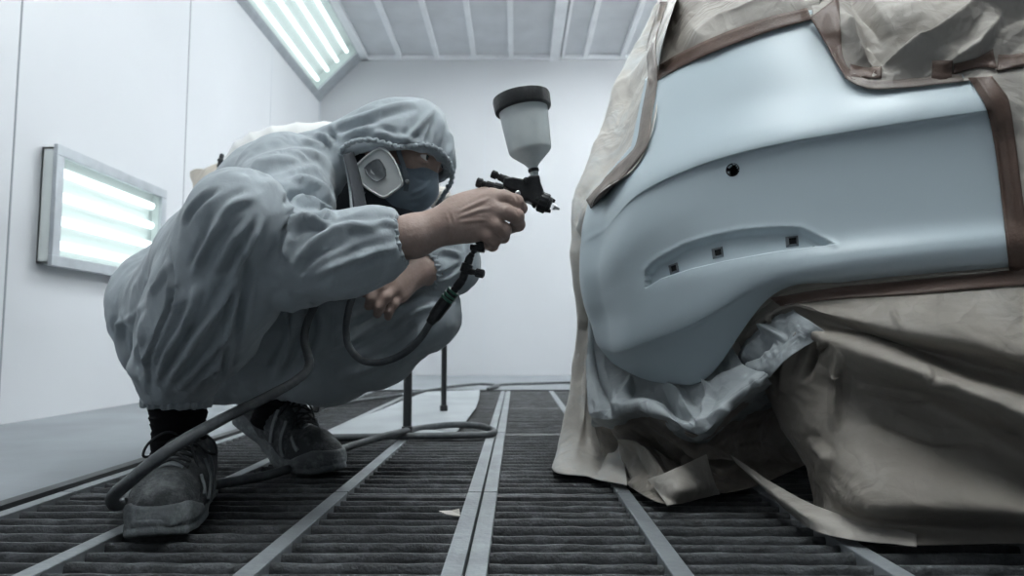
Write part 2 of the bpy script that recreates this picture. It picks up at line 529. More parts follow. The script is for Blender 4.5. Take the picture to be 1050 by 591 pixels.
gw = (PR - PL) / 2
gy = [.455, 1.315, 2.18, 3.04]
gl = [.86, .865, .86, 1.01]
where = ['nearest the camera', 'second row from the camera', 'third row from the camera', 'farthest row, by the back wall']
for c in range(2):
    for r in range(4):
        fm, sm = grating(PL + c * gw, gy[r], gw, gl[r], c * 7 + r)
        root = empty('floor_grating', (PL + c * gw + gw / 2, gy[r] + gl[r] / 2, -.04),
                     'steel floor grating panel, %s half of the pit, %s' % (('left', 'right')[c], where[r]), 'grating', 'floor grating panels')
        sm.build('slats', M['grate'], root, smooth=True)
        fm.build('flat_bars', M['flat'], root, bevel=.0015)
# ================================================================== THE MASKED CAR
def seg_dist(q, poly):
    """distance (and fraction along, and signed side) of the points q (...,2) to the polyline"""
    poly = np.asarray(poly, float)
    best = np.full(q.shape[:-1], 1e9); frac = np.zeros(q.shape[:-1]); side = np.zeros(q.shape[:-1])
    L = np.concatenate([[0], np.cumsum(np.linalg.norm(np.diff(poly, axis=0), axis=1))])
    for k in range(len(poly) - 1):
        a, b = poly[k], poly[k + 1]
        ab = b - a; l2 = ab @ ab + 1e-12
        t = np.clip(((q - a) @ ab) / l2, 0, 1)
        dv = q - (a + t[..., None] * ab)
        d = np.linalg.norm(dv, axis=-1)
        m = d < best
        best = np.where(m, d, best)
        frac = np.where(m, (L[k] + t * math.sqrt(l2)) / L[-1], frac)
        side = np.where(m, np.sign(ab[0] * dv[..., 1] - ab[1] * dv[..., 0]), side)
    return best, frac, side

def inside(q, poly):
    x, y = q[..., 0], q[..., 1]
    r = np.zeros(x.shape, bool)
    n = len(poly)
    for i in range(n):
        (x0, y0), (x1, y1) = poly[i], poly[(i + 1) % n]
        c = ((y0 > y) != (y1 > y)) & (x < (x1 - x0) * (y - y0) / ((y1 - y0) if y1 != y0 else 1e-9) + x0)
        r ^= c
    return r

def sstep(x, a, b):
    t = np.clip((x - a) / (b - a), 0, 1)
    return t * t * (3 - 2 * t)

SURF = []      # registered dense surfaces: pixels and depths
def register(S):
    q = PX(S.reshape(-1, 3))
    SURF.append((q, S.reshape(-1, 3)[:, 1]))
def dq(px, py, rad=5, which=None):
    best = None
    for q, d in (SURF if which is None else [SURF[w] for w in which]):
        r = np.hypot(q[:, 0] - px, q[:, 1] - py)
        m = r < rad
        if m.any():
            i = np.where(m)[0]
            j = i[np.argsort(r[i])[:6]]
            v = d[j].min()
            best = v if best is None else min(best, v)
    if best is None:                        # nothing that near: take the closest point of all
        c = [(np.hypot(q[:, 0] - px, q[:, 1] - py).min(), d[np.argmin(np.hypot(q[:, 0] - px, q[:, 1] - py))]) for q, d in SURF]
        best = min(c)[1]
    return best

car = empty('car', (.9, 2.6, 0), 'car masked in brown paper with its bare pale grey primed bumper showing', 'car')

bump_rows = [
 [(760,-10,1.95),(690,0,1.602),(706,-2,1.399),(730,-5,1.287),(765,-8,1.201),(820,-10,1.1325),(900,-12,1.079),(985,-14,1.041),(1080,-15,1.013)],
 [(730,95,1.95),(657,86,1.5595),(668,80,1.374),(692,72,1.2595),(736,64,1.176),(797,56,1.1075),(886,48,1.0515),(971,42,1.016),(1070,36,0.988)],
 [(700,165,1.95),(624,158,1.5255),(643,148,1.3542),(672,133,1.2426),(724,116,1.1568),(789,102,1.0892),(878,90,1.0322),(966,80,0.9968),(1064,70,0.9702)],
 [(690,235,1.95),(604,225,1.5),(626,208,1.338),(657,181,1.224),(712,154,1.137),(782,134,1.07),(870,118,1.013),(960,104,0.977),(1060,90,0.951)],
 [(690,255,1.95),(601,250,1.495),(622,231,1.334),(653,199,1.2195),(710,171,1.131),(780,150.5,1.064),(870,134,1.007),(960,120,0.971),(1060,105,0.945)],
 [(690,265,1.95),(600,262,1.497),(620,242,1.34),(651,208,1.2275),(709,178,1.14),(780,157,1.073),(870,141,1.015),(960,127,0.979),(1060,112,0.952)],
 [(690,295,1.95),(601,290,1.5),(614,275,1.346),(645,248,1.234),(706,218,1.145),(779,198,1.08),(870,183,1.021),(960,172,0.985),(1062,160,0.958)],
 [(690,318,1.95),(605,315,1.505),(618,305,1.352),(650,286,1.239),(708,263,1.147),(779,247,1.081),(870,236,1.022),(960,226,0.985),(1062,216,0.958)],
 [(690,333,1.95),(611,332,1.51),(624,328,1.352),(655,312,1.236),(711,289,1.14),(780,272,1.072),(870,260,1.011),(960,250,0.974),(1062,240,0.948)],
 [(690,345,1.95),(616,347,1.515),(628,358,1.352),(660,349,1.238),(716,326,1.143),(783,289,1.073),(870,273,1.012),(960,263,0.975),(1062,253,0.949)],
 [(690,358,1.95),(620,355,1.53),(632,365,1.37),(664,357,1.254),(719,335,1.158),(786,296,1.083),(870,283,1.022),(960,274,0.985),(1062,265,0.958)],
 [(690,368,1.95),(627,366,1.55),(650,385,1.4),(688,394,1.295),(727,386,1.215),(792,303,1.098),(870,289,1.04),(960,280,1.003),(1062,272,0.976)],
]
NU, NV = 460, 380
S = net([[P(*c) for c in r] for r in bump_rows], NU, NV)
nrm = grid_normals(S)
if (nrm[NV // 2, NU // 2] @ (CAM - S[NV // 2, NU // 2])) < 0:
    nrm = -nrm
q = PX(S)
up_e = [(662,277),(668,270),(677,264),(701,251),(732,241.5),(763,235.5),(796,233),(820,233),(834,239),(856,251)]
lo_e = [(662,296),(677,286.5),(708,276),(744,267.5),(796,258),(836,253),(856,251)]
ins = inside(q, up_e + lo_e[::-1])
du_, _, _ = seg_dist(q, up_e); dl_, _, _ = seg_dist(q, lo_e)
rec = np.where(ins, sstep(du_, 0, 6.5) * sstep(dl_, 0, 2.5), 0) * .013
roll = np.exp(-(du_ / 3.5) ** 2) * (~ins) * .0012         # softly rolled upper lip
S = S - nrm * rec[..., None] + nrm * roll[..., None]
# parking sensor hole: snap the grid on to its rim
HC, HR = np.array([751.3, 174.3]), 5.9
r_ = np.linalg.norm(q - HC, axis=-1)
near = np.abs(r_ - HR) < 1.0
for (i, j) in zip(*np.where(near)):
    t = HC + (q[i, j] - HC) * HR / r_[i, j]
    S[i, j] = P(t[0], t[1], S[i, j][1])
Fq = grid_faces(NV, NU)
cen = PX(S.reshape(-1, 3)[Fq].mean(1))
Fq = Fq[np.linalg.norm(cen - HC, axis=1) > HR - .35]
cen = PX(S.reshape(-1, 3)[Fq].mean(1))
# the panel's own outline at the top: it ends just under the tape
OUT = [(560,205),(597,212),(625,176),(647,150),(655,112),(662,80),(674,73),(702,58),(742,40),(790,23),(834,10),(850,30),(862,58),(874,76),(898,84),(932,82),(988,75),(1200,60),(1200,600),(560,600)]
Fq = Fq[inside(cen, OUT)]
register(S[inside(PX(S), OUT)][None])
bumper = mesh_np('bumper', S.reshape(-1, 3), Fq, M['primer'], car)
so = bumper.modifiers.new('thickness', 'SOLIDIFY'); so.thickness = .004; so.offset = 1.0
# which side is inside: keep the outer skin where it is
mid = bumper.data.polygons[len(Fq) // 2]
so.offset = -1.0 if Vector(mid.normal).dot(Vector(CAM - np.array(mid.center))) > 0 else 1.0

def surf_frame(px, py):
    i = np.argmin(np.hypot(q[..., 0] - px, q[..., 1] - py))
    i, j = np.unravel_index(i, q.shape[:2])
    n = grid_normals(S)[i, j] if False else nrm[i, j]
    u = S[i, min(j + 3, NU - 1)] - S[i, j - 3]; u /= np.linalg.norm(u)
    v = np.cross(n, u)
    return S[i, j], u, v, n
c, u, v, n = surf_frame(751, 183.5)
ctr = P(751.3, 174.3, dq(751, 183, 4, [0]))
h = MB(); h.lathe(ctr - n * .024, n, [(0, .0005), (.0005, .0090), (.0236, .0088), (.0244, .0092), (.0246, .0110), (.0225, .0112)], 40)
h.f = h.f[:-1]
h.build('sensor_hole', M['void'], bumper, smooth=True)
for (px, py, s) in ((687, 274.8, .0102), (732.4, 258.2, .0104), (810.6, 245.9, .0102)):
    c, u, v, n = surf_frame(px, py)
    sk = MB()
    o, i_ = s * .92, s * .56
    t = .0042
    ring_o = [c + u * a * o + v * b * o * .92 for a, b in ((-1, -1), (1, -1), (1, 1), (-1, 1))]
    ring_i = [c + u * (a * i_ + s * .12) + v * b * i_ * .92 for a, b in ((-1, -1), (1, -1), (1, 1), (-1, 1))]
    V = [p - n * .002 for p in ring_o] + [p + n * .0012 for p in ring_o] + [p + n * t for p in ring_i] + [p + n * .0002 for p in ring_i]
    Fs = []
    for k in range(4):
        k2 = (k + 1) % 4
        for a in range(3):
            Fs.append((a * 4 + k, a * 4 + k2, (a + 1) * 4 + k2, (a + 1) * 4 + k))
    sk.add(V, Fs)
    so_ = sk.build('clip_socket', M['socket'], bumper, bevel=.0006)
    hk = MB()
    hk.prism([c + u * (a * i_ * .97 + s * .12) + v * b * i_ * .9 + n * .0004 for a, b in ((-1, -1), (1, -1), (1, 1), (-1, 1))], n * .0006)
    hk.build('clip_hole_dark', M['void'], so_)  # black plate painted as the dark of an uncut clip hole
c, u, v, n = surf_frame(833, 250.5)
h = MB(); h.lathe(c - n * .001, n, [(0, .003), (.0022, .003)], 12); h.build('screw_hole_dark', M['void'], bumper)  # black disc in place of the darkness in a small uncut hole

# hull of the car behind the bumper and under the paper
def hull():
    ax = np.array([math.sin(.2), math.cos(.2), 0]); rt = np.array([ax[1], -ax[0], 0])
    o = np.array([.30, 1.45, 0])
    secs = []
    for (l, h0, h1, inset, top_in) in ((0.0, .22, .80, .10, .18), (.12, .20, .90, .03, .18), (.6, .20, 1.0, .0, .22), (1.1, .20, 1.30, .0, .30), (1.9, .20, 1.40, .0, .32), (2.7, .20, 1.30, .0, .30), (3.2, .20, .92, .0, .2), (3.7, .22, .80, .08, .2)):
        w = 1.68
        ring = []
        for (a, zz) in ((0.04, 0), (0, .25), (0.0, .5), (.3, .72), (.75, .93), (1, 1)):
            ring.append((inset + top_in * a * 1.2, h0 + (h1 - h0) * zz))
        pts = [o + ax * l + rt * x + np.array([0, 0, z]) for x, z in ring] + [o + ax * l + rt * (w - x) + np.array([0, 0, z]) for x, z in ring[::-1]]
        secs.append(pts)
    m = MB(); k = len(secs[0]); V = [p for s in secs for p in s]; Fs = []
    for i in range(len(secs) - 1):
        for j in range(k):
            j2 = (j + 1) % k
            Fs.append((i * k + j, i * k + j2, (i + 1) * k + j2, (i + 1) * k + j))
    Fs.append(tuple(range(k))); Fs.append(tuple((len(secs) - 1) * k + j for j in range(k)))
    m.add(V, Fs)
    return m
hull().build('body', M['paper'], car, smooth=True)
for (l, s) in ((.75, 0), (.75, 1), (3.0, 0), (3.0, 1)):
    ax = np.array([math.sin(.2), math.cos(.2), 0]); rt = np.array([ax[1], -ax[0], 0])
    c = np.array([.30, 1.45, 0]) + ax * l + rt * (.12 if s == 0 else 1.36) + np.array([0, 0, .305])
    t = MB(); t.lathe(c, rt, [(0, .2), (.01, .27), (.03, .30), (.17, .30), (.19, .27), (.2, .2)], 32)
    t.build('tyre', M['black'], car, smooth=True)

# ------------------------------------------------------------------ masking paper
def sheet(name, rows, nu, nv, material, parent=None, seed=1, amp=(.006, .0022), freq=(7, 22), folds=(), edge=True, pin=(0, 0, 0, 0), thick=.0012, smooth_ang=None):
    ctrl = []
    for r in rows:
        cr = []
        for c in r:
            if c[2] == 'b': cr.append(P(c[0], c[1], dq(c[0], c[1]) - .005))
            elif c[2] == 'g': cr.append(G(c[0], c[1], .010))
            else: cr.append(P(*c))
        ctrl.append(cr)
    S = net(ctrl, nu, nv)
    n = grid_normals(S)
    if (n[nv // 2, nu // 2] @ (CAM - S[nv // 2, nu // 2])) < 0: n = -n
    d = amp[0] * crumple(S, freq[0], seed) + amp[1] * crumple(S, freq[1], seed + 50) + amp[1] * .4 * crumple(S, freq[1] * 2.3, seed + 90)
    q = PX(S)
    for (poly, w, a) in folds:
        ds, fr, sd = seg_dist(q, poly)
        taper = np.clip(np.minimum(fr * 6, (1 - fr) * 3), 0, 1)
        wl = w if np.isscalar(w) else np.where(sd > 0, w[0], w[1])
        d = d + 1.45 * a * np.clip(1 - ds / wl, 0, 1) ** 1.15 * (.35 + .65 * taper)
    # pinned borders: top, bottom, left, right (share of the sheet over which the crumpling fades in)
    vv = np.linspace(0, 1, nv)[:, None]; uu = np.linspace(0, 1, nu)[None, :]
    k = np.ones((nv, nu))
    for p, x in ((pin[0], vv), (pin[1], 1 - vv), (pin[2], uu), (pin[3], 1 - uu)):
        if p: k = k * np.clip(x / p, 0.12, 1)
    S = S + n * (d * k)[..., None]
    S[..., 2] = np.maximum(S[..., 2], .004)
    register(S)
    o = mesh_np(name, S.reshape(-1, 3), grid_faces(nv, nu), material, parent)
    s = o.modifiers.new('thickness', 'SOLIDIFY'); s.thickness = thick; s.offset = 0
    return o

def tape(parent, lower, upper, n=60, lift=.0022, material=None, k=5, seed=0, label=None):
    """a strip of tape pressed on to whatever lies under it"""
    a, b = crom(lower, n), crom(upper, n)
    S = np.zeros((k, n, 3))
    D = np.zeros((k, n))
    for i in range(k):
        t = i / (k - 1)
        for j in range(n):
            x, y = a[j] * (1 - t) + b[j] * t
            D[i, j] = dq(x, y, 6)
    for _ in range(3):
        D[:, 1:-1] = (D[:, :-2] + 2 * D[:, 1:-1] + D[:, 2:]) / 4
    for i in range(k):
        t = i / (k - 1)
        for j in range(n):
            x, y = a[j] * (1 - t) + b[j] * t
            S[i, j] = P(x, y, D[i, j] - lift)
    nn = grid_normals(S)
    S = S + nn * (.0012 * crumple(S, 45, seed + 5))[..., None]
    o = mesh_np('masking_tape', S.reshape(-1, 3), grid_faces(k, n), material or M['tape'], parent)
    s = o.modifiers.new('thickness', 'SOLIDIFY'); s.thickness = .0012; s.offset = 0
    return o

side = sheet('masking_paper', [
 [(760,-90,2.4),(712,-90,1.95),(722,-90,1.82),(735,-90,1.75)],
 [(730,-30,2.4),(692,-32,1.85),(700,-30,1.72),(706,-30,1.66)],
 [(722,25,2.4),(664,32,1.78),(673,32,1.66),(684,28,'b')],
 [(702,75,2.4),(641,72,1.74),(654,76,1.60),(674,80,'b')],
 [(682,125,2.4),(621,125,1.70),(642,130,1.54),(672,122,'b')],
 [(662,172,2.4),(602,175,1.66),(626,174,1.52),(652,171,'b')],
 [(652,214,2.4),(594,205,1.64),(600,212,1.54),(607,212,'b')],
 [(652,270,2.4),(593,262,1.64),(604,272,1.56),(630,272,1.62)],
 [(652,330,2.4),(597,325,1.64),(607,330,1.60),(640,330,1.62)],
 [(656,390,2.4),(589,395,1.66),(604,400,1.58),(640,400,1.52)],
 [(652,430,2.4),(578,445,1.64),(604,455,1.55),(640,462,1.45)],
 [(645,425,'g'),(570,473,'g'),(606,490,'g'),(643,498,'g')]], 90, 260, M['paper_pale'], None, 3, amp=(.012, .004), freq=(6, 19), pin=(0, .05, 0, .1),
 folds=[([(604,215),(594,260),(600,330)], 10, .012), ([(610,330),(600,400),(590,470)], 14, .02), ([(622,400),(615,450),(612,488)], 10, -.02)])
tag(side, 'pale oversprayed masking paper hanging down the left flank of the car to the floor', 'masking paper', None)

top = sheet('masking_paper', [
 [(712,-130,2.3),(745,-135,2.2),(795,-140,2.1),(845,-145,2.0),(900,-150,1.95)],
 [(700,-75,1.9),(740,-80,1.78),(790,-85,1.68),(840,-90,1.6),(885,-95,1.55)],
 [(688,-22,1.68),(725,-28,1.56),(780,-32,1.44),(830,-38,1.36),(872,-42,1.30)],
 [(680,26,1.60),(712,20,1.41),(762,4,1.25),(818,-10,1.18),(856,-18,1.15)],
 [(673,66,1.56),(712,44,1.30),(764,23,1.19),(806,9,1.14),(842,0,1.12)],
 [(669,83,'b'),(714,60,'b'),(765,39,'b'),(803,27,'b'),(838,18,'b')]], 170, 130, M['paper'], None, 11, amp=(.016, .003), freq=(5, 16), pin=(0, .12, 0, 0),
 folds=[([(700,60),(740,30),(800,5),(850,-10)], (16, 40), .02), ([(690,20),(720,-5),(780,-30)], 20, .025), ([(735,25),(760,5),(800,-5)], (6, 25), -.012)])
tag(top, 'masking paper over the car top, above the upper edge of the primed bumper', 'masking paper')

lamp = sheet('masking_paper', [
 [(842,-90,1.50),(885,-95,1.45),(935,-95,1.40),(990,-95,1.36),(1045,-95,1.33),(1110,-95,1.3),(1260,-95,1.330),(1410,-95,1.360)],
 [(836,-32,1.25),(880,-35,1.2),(930,-35,1.15),(985,-35,1.13),(1040,-35,1.1),(1105,-35,1.08),(1255,-35,1.110),(1405,-35,1.140)],
 [(833,12,'b'),(875,10,1.085),(925,8,1.04),(980,8,1.02),(1040,6,1.00),(1105,5,.99),(1255,5,1.020),(1405,5,1.050)],
 [(850,50,'b'),(882,52,1.06),(925,50,1.03),(980,48,.995),(1040,42,.98),(1105,38,.97),(1255,38,1.000),(1405,38,1.030)],
 [(864,75,'b'),(890,77,1.05),(930,75,1.02),(985,70,.99),(1040,66,.975),(1105,62,.96),(1255,62,0.990),(1405,62,1.020)],
 [(872,84,'b'),(895,91,'b'),(932,89,'b'),(988,83,'b'),(1040,80,'b'),(1105,76,'b'),(1255,76,1.000),(1405,76,1.030)]], 270, 150, M['paper'], None, 23, amp=(.026, .006), freq=(6, 17), pin=(0, .1, .08, 0),
 folds=[([(903,78),(945,48),(1000,12),(1060,-10)], (26, 7), .028), ([(868,20),(880,55),(895,75)], 12, .018), ([(1020,25),(1000,50),(960,72)], (14, 9), .016), ([(870,-10),(900,40)], 16, -.015), ([(1005,8),(1050,12)], 10, .02)])
tag(lamp, 'crumpled masking paper over the lamp opening, top right above the bumper', 'masking paper')

right = sheet('masking_paper', [
 [(1004,80,'b'),(1050,70,.955),(1130,60,.945),(1280,60,0.985),(1430,60,1.025)],
 [(1020,105,'b'),(1060,98,.945),(1140,95,.93),(1290,95,0.970),(1440,95,1.010)],
 [(1034,150,'b'),(1072,140,.935),(1150,130,.91),(1300,130,0.950),(1450,130,0.990)],
 [(1042,215,'b'),(1080,205,.935),(1155,195,.91),(1305,195,0.950),(1455,195,0.990)],
 [(1048,290,'b'),(1085,288,.935),(1160,280,.92),(1310,280,0.960),(1460,280,1.000)]], 150, 130, M['paper'], None, 31, amp=(.014, .004), freq=(7, 18), pin=(0, 0, .06, 0))
tag(right, 'narrow masking paper at the right edge of the photo beside the primed panel', 'masking paper')

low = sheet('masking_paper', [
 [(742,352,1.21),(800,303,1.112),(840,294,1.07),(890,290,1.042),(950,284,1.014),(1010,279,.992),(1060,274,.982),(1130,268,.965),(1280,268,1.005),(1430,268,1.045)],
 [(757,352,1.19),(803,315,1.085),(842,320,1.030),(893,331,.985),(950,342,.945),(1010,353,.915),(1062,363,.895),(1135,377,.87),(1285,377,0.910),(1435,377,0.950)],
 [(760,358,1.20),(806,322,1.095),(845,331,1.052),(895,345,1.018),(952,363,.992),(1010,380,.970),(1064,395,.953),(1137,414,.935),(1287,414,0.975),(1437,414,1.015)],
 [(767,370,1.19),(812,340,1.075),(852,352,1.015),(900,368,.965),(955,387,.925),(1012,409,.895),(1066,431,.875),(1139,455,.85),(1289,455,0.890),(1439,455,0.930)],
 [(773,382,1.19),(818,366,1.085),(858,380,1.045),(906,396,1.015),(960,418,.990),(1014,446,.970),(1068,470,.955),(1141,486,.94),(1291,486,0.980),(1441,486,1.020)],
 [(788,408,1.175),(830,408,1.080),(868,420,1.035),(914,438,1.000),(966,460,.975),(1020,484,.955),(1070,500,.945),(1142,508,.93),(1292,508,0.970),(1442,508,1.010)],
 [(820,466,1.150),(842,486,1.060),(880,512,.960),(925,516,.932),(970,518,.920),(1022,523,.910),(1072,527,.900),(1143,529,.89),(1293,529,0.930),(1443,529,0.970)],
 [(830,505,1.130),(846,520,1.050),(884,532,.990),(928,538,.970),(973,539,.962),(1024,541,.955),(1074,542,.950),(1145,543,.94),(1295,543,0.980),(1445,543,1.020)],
 [(836,530,'g'),(850,546,'g'),(885,553,'g'),(930,559,'g'),(975,559,'g'),(1025,558,'g'),(1075,557,'g'),(1146,556,'g'),(1296,556,'g'),(1446,556,'g')]], 340, 280, M['paper_shaded'], None, 41, amp=(.010, .0038), freq=(7, 18), pin=(.06, .04, 0, 0),
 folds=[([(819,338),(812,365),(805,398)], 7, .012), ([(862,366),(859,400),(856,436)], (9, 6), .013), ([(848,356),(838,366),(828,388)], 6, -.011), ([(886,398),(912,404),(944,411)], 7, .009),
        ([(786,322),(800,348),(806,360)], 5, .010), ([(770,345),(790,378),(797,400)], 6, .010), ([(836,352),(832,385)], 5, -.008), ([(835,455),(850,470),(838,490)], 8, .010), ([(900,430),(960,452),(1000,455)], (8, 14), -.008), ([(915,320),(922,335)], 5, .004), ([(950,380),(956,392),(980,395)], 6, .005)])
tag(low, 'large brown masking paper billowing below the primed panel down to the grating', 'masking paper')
fl = sheet('folded_flap', [
 [(748,466,1.235),(800,500,1.12),(850,524,1.03),(940,548,.955)],
 [(756,476,1.215),(803,515,1.09),(850,537,.998),(940,554,.945)],
 [(764,482,1.22),(808,525,'g'),(848,549,'g'),(940,561,'g')]], 90, 30, M['paper'], low, 44, amp=(.004, .0015), freq=(9, 20))
low_left = sheet('masking_paper', [
 [(603,283,1.62),(626,352,1.57),(652,380,1.47),(690,388,1.37),(728,380,1.28),(752,350,1.21)],
 [(604,330,1.57),(622,378,1.50),(650,400,1.40),(688,406,1.31),(728,400,1.235),(758,368,1.175)],
 [(602,382,1.51),(622,406,1.42),(654,411,1.32),(696,424,1.215),(734,408,1.165),(768,378,1.13)],
 [(604,422,1.45),(625,427,1.36),(660,415,1.25),(716,441,1.135),(748,409,1.115),(786,383,1.09)],
 [(606,428,1.46),(627,433,1.375),(662,421,1.27),(717,448,1.16),(751,416,1.15),(790,392,1.13)],
 [(610,434,1.52),(632,439,1.46),(666,430,1.38),(717,454,1.31),(756,430,1.34),(808,410,1.42)]], 220, 200, M['paper_primer'], None, 52, amp=(.015, .008), freq=(8, 19), pin=(.06, 0, 0, 0),
 folds=[([(606,424),(660,415),(716,441),(785,383)], 7, .007), ([(640,400),(665,388),(700,412),(720,438)], 9, .018), ([(612,330),(612,380),(625,420)], 8, -.018), ([(690,398),(735,402),(770,374)], 8, .013), ([(650,395),(640,410),(632,424)], 6, .012), ([(680,400),(690,420),(705,432)], 6, -.012), ([(735,395),(728,410),(722,434)], 5, .01)])
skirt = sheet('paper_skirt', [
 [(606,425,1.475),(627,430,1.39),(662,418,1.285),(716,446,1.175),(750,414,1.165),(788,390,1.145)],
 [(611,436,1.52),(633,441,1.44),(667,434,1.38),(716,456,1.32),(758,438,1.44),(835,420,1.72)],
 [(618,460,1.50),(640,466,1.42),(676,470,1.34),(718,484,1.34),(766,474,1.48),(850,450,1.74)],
 [(622,476,'g'),(650,502,'g'),(687,518,'g'),(718,507,'g'),(770,500,'g'),(850,466,'g')]], 200, 150, M['paper_shaded'], low_left, 54, amp=(.018, .007), freq=(8, 19), pin=(.1, .05, 0, 0),
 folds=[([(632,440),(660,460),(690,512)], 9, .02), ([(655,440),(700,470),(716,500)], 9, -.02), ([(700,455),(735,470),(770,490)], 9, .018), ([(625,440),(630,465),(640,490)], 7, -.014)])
tag(low_left, 'bluish primer dusted masking paper bunched under the bumper corner', 'masking paper')
f2 = sheet('folded_flap', [
 [(664,492,1.24),(690,482,1.20),(724,466,1.25)],
 [(676,507,1.20),(700,502,1.16),(732,492,1.24)],
 [(684,520,'g'),(706,514,'g'),(738,507,'g')]], 50, 40, M['paper'], low_left, 57, amp=(.008, .003), freq=(9, 22))

f3 = sheet('crumpled_corner', [
 [(744,398,1.235),(757,364,1.205),(776,334,1.165),(806,309,1.135)],
 [(750,402,1.20),(766,370,1.155),(788,344,1.115),(816,320,1.080)],
 [(760,406,1.165),(776,378,1.115),(798,354,1.075),(832,330,1.042)],
 [(774,402,1.14),(790,386,1.095),(810,366,1.06),(848,342,1.035)]], 110, 90, M['paper_primer'], low, 73, amp=(.018, .007), freq=(13, 30), pin=(.2, .2, .1, .2),
 folds=[([(735,400),(752,360),(775,335)], 5, .012), ([(745,402),(765,372),(790,350)], 5, -.012), ([(770,330),(800,345)], 5, .012)])
# tape along the paper edges
tape(top, [(671,84),(700,68),(740,50),(790,32),(832,20)], [(674,68),(702,52),(742,34),(790,17),(828,8)], 70, seed=1)
tape(side, [(684,2),(672,45),(674,80),(669,115),(663,150),(640,180),(606,214)], [(677,2),(664,45),(664,80),(658,115),(651,150),(630,172),(601,205)], 90, seed=2, material=M['tape_dull'])
tape(lamp, [(831,18),(843,38),(856,62),(868,81)], [(860,-4),(862,32),(865,60),(878,82)], 40, seed=3, k=8)
tape(lamp, [(866,80),(880,88),(897,91.5),(930,90),(988,83.5)], [(872,72),(885,80),(900,83),(930,81),(986,76)], 50, seed=4, material=M['tape_dull'])
tape(lamp, [(870,78),(886,80),(904,80)], [(872,66),(888,69),(904,68)], 20, seed=8)
tape(lamp, [(955,81),(966,82),(976,80)], [(956,62),(966,62),(977,62)], 16, seed=9)
tape(lamp, [(978,76),(1000,70),(1022,70)], [(978,66),(1000,60),(1018,50)], 16, seed=10)
tape(lamp, [(1022,72),(1036,70),(1062,66)], [(1024,56),(1038,56),(1062,52)], 16, seed=12)
tape(right, [(993,80),(1003,95),(1012,113),(1020,150),(1027,205),(1035,278)], [(1017,78),(1027,92),(1035,106),(1042,150),(1049,205),(1060,276)], 70, seed=5, k=8)
tape(low, [(790,306),(850,296),(940,287),(1040,277),(1110,270)], [(800,314),(855,307),(940,301),(1040,293),(1110,288)], 70, seed=6, material=M['tape'])
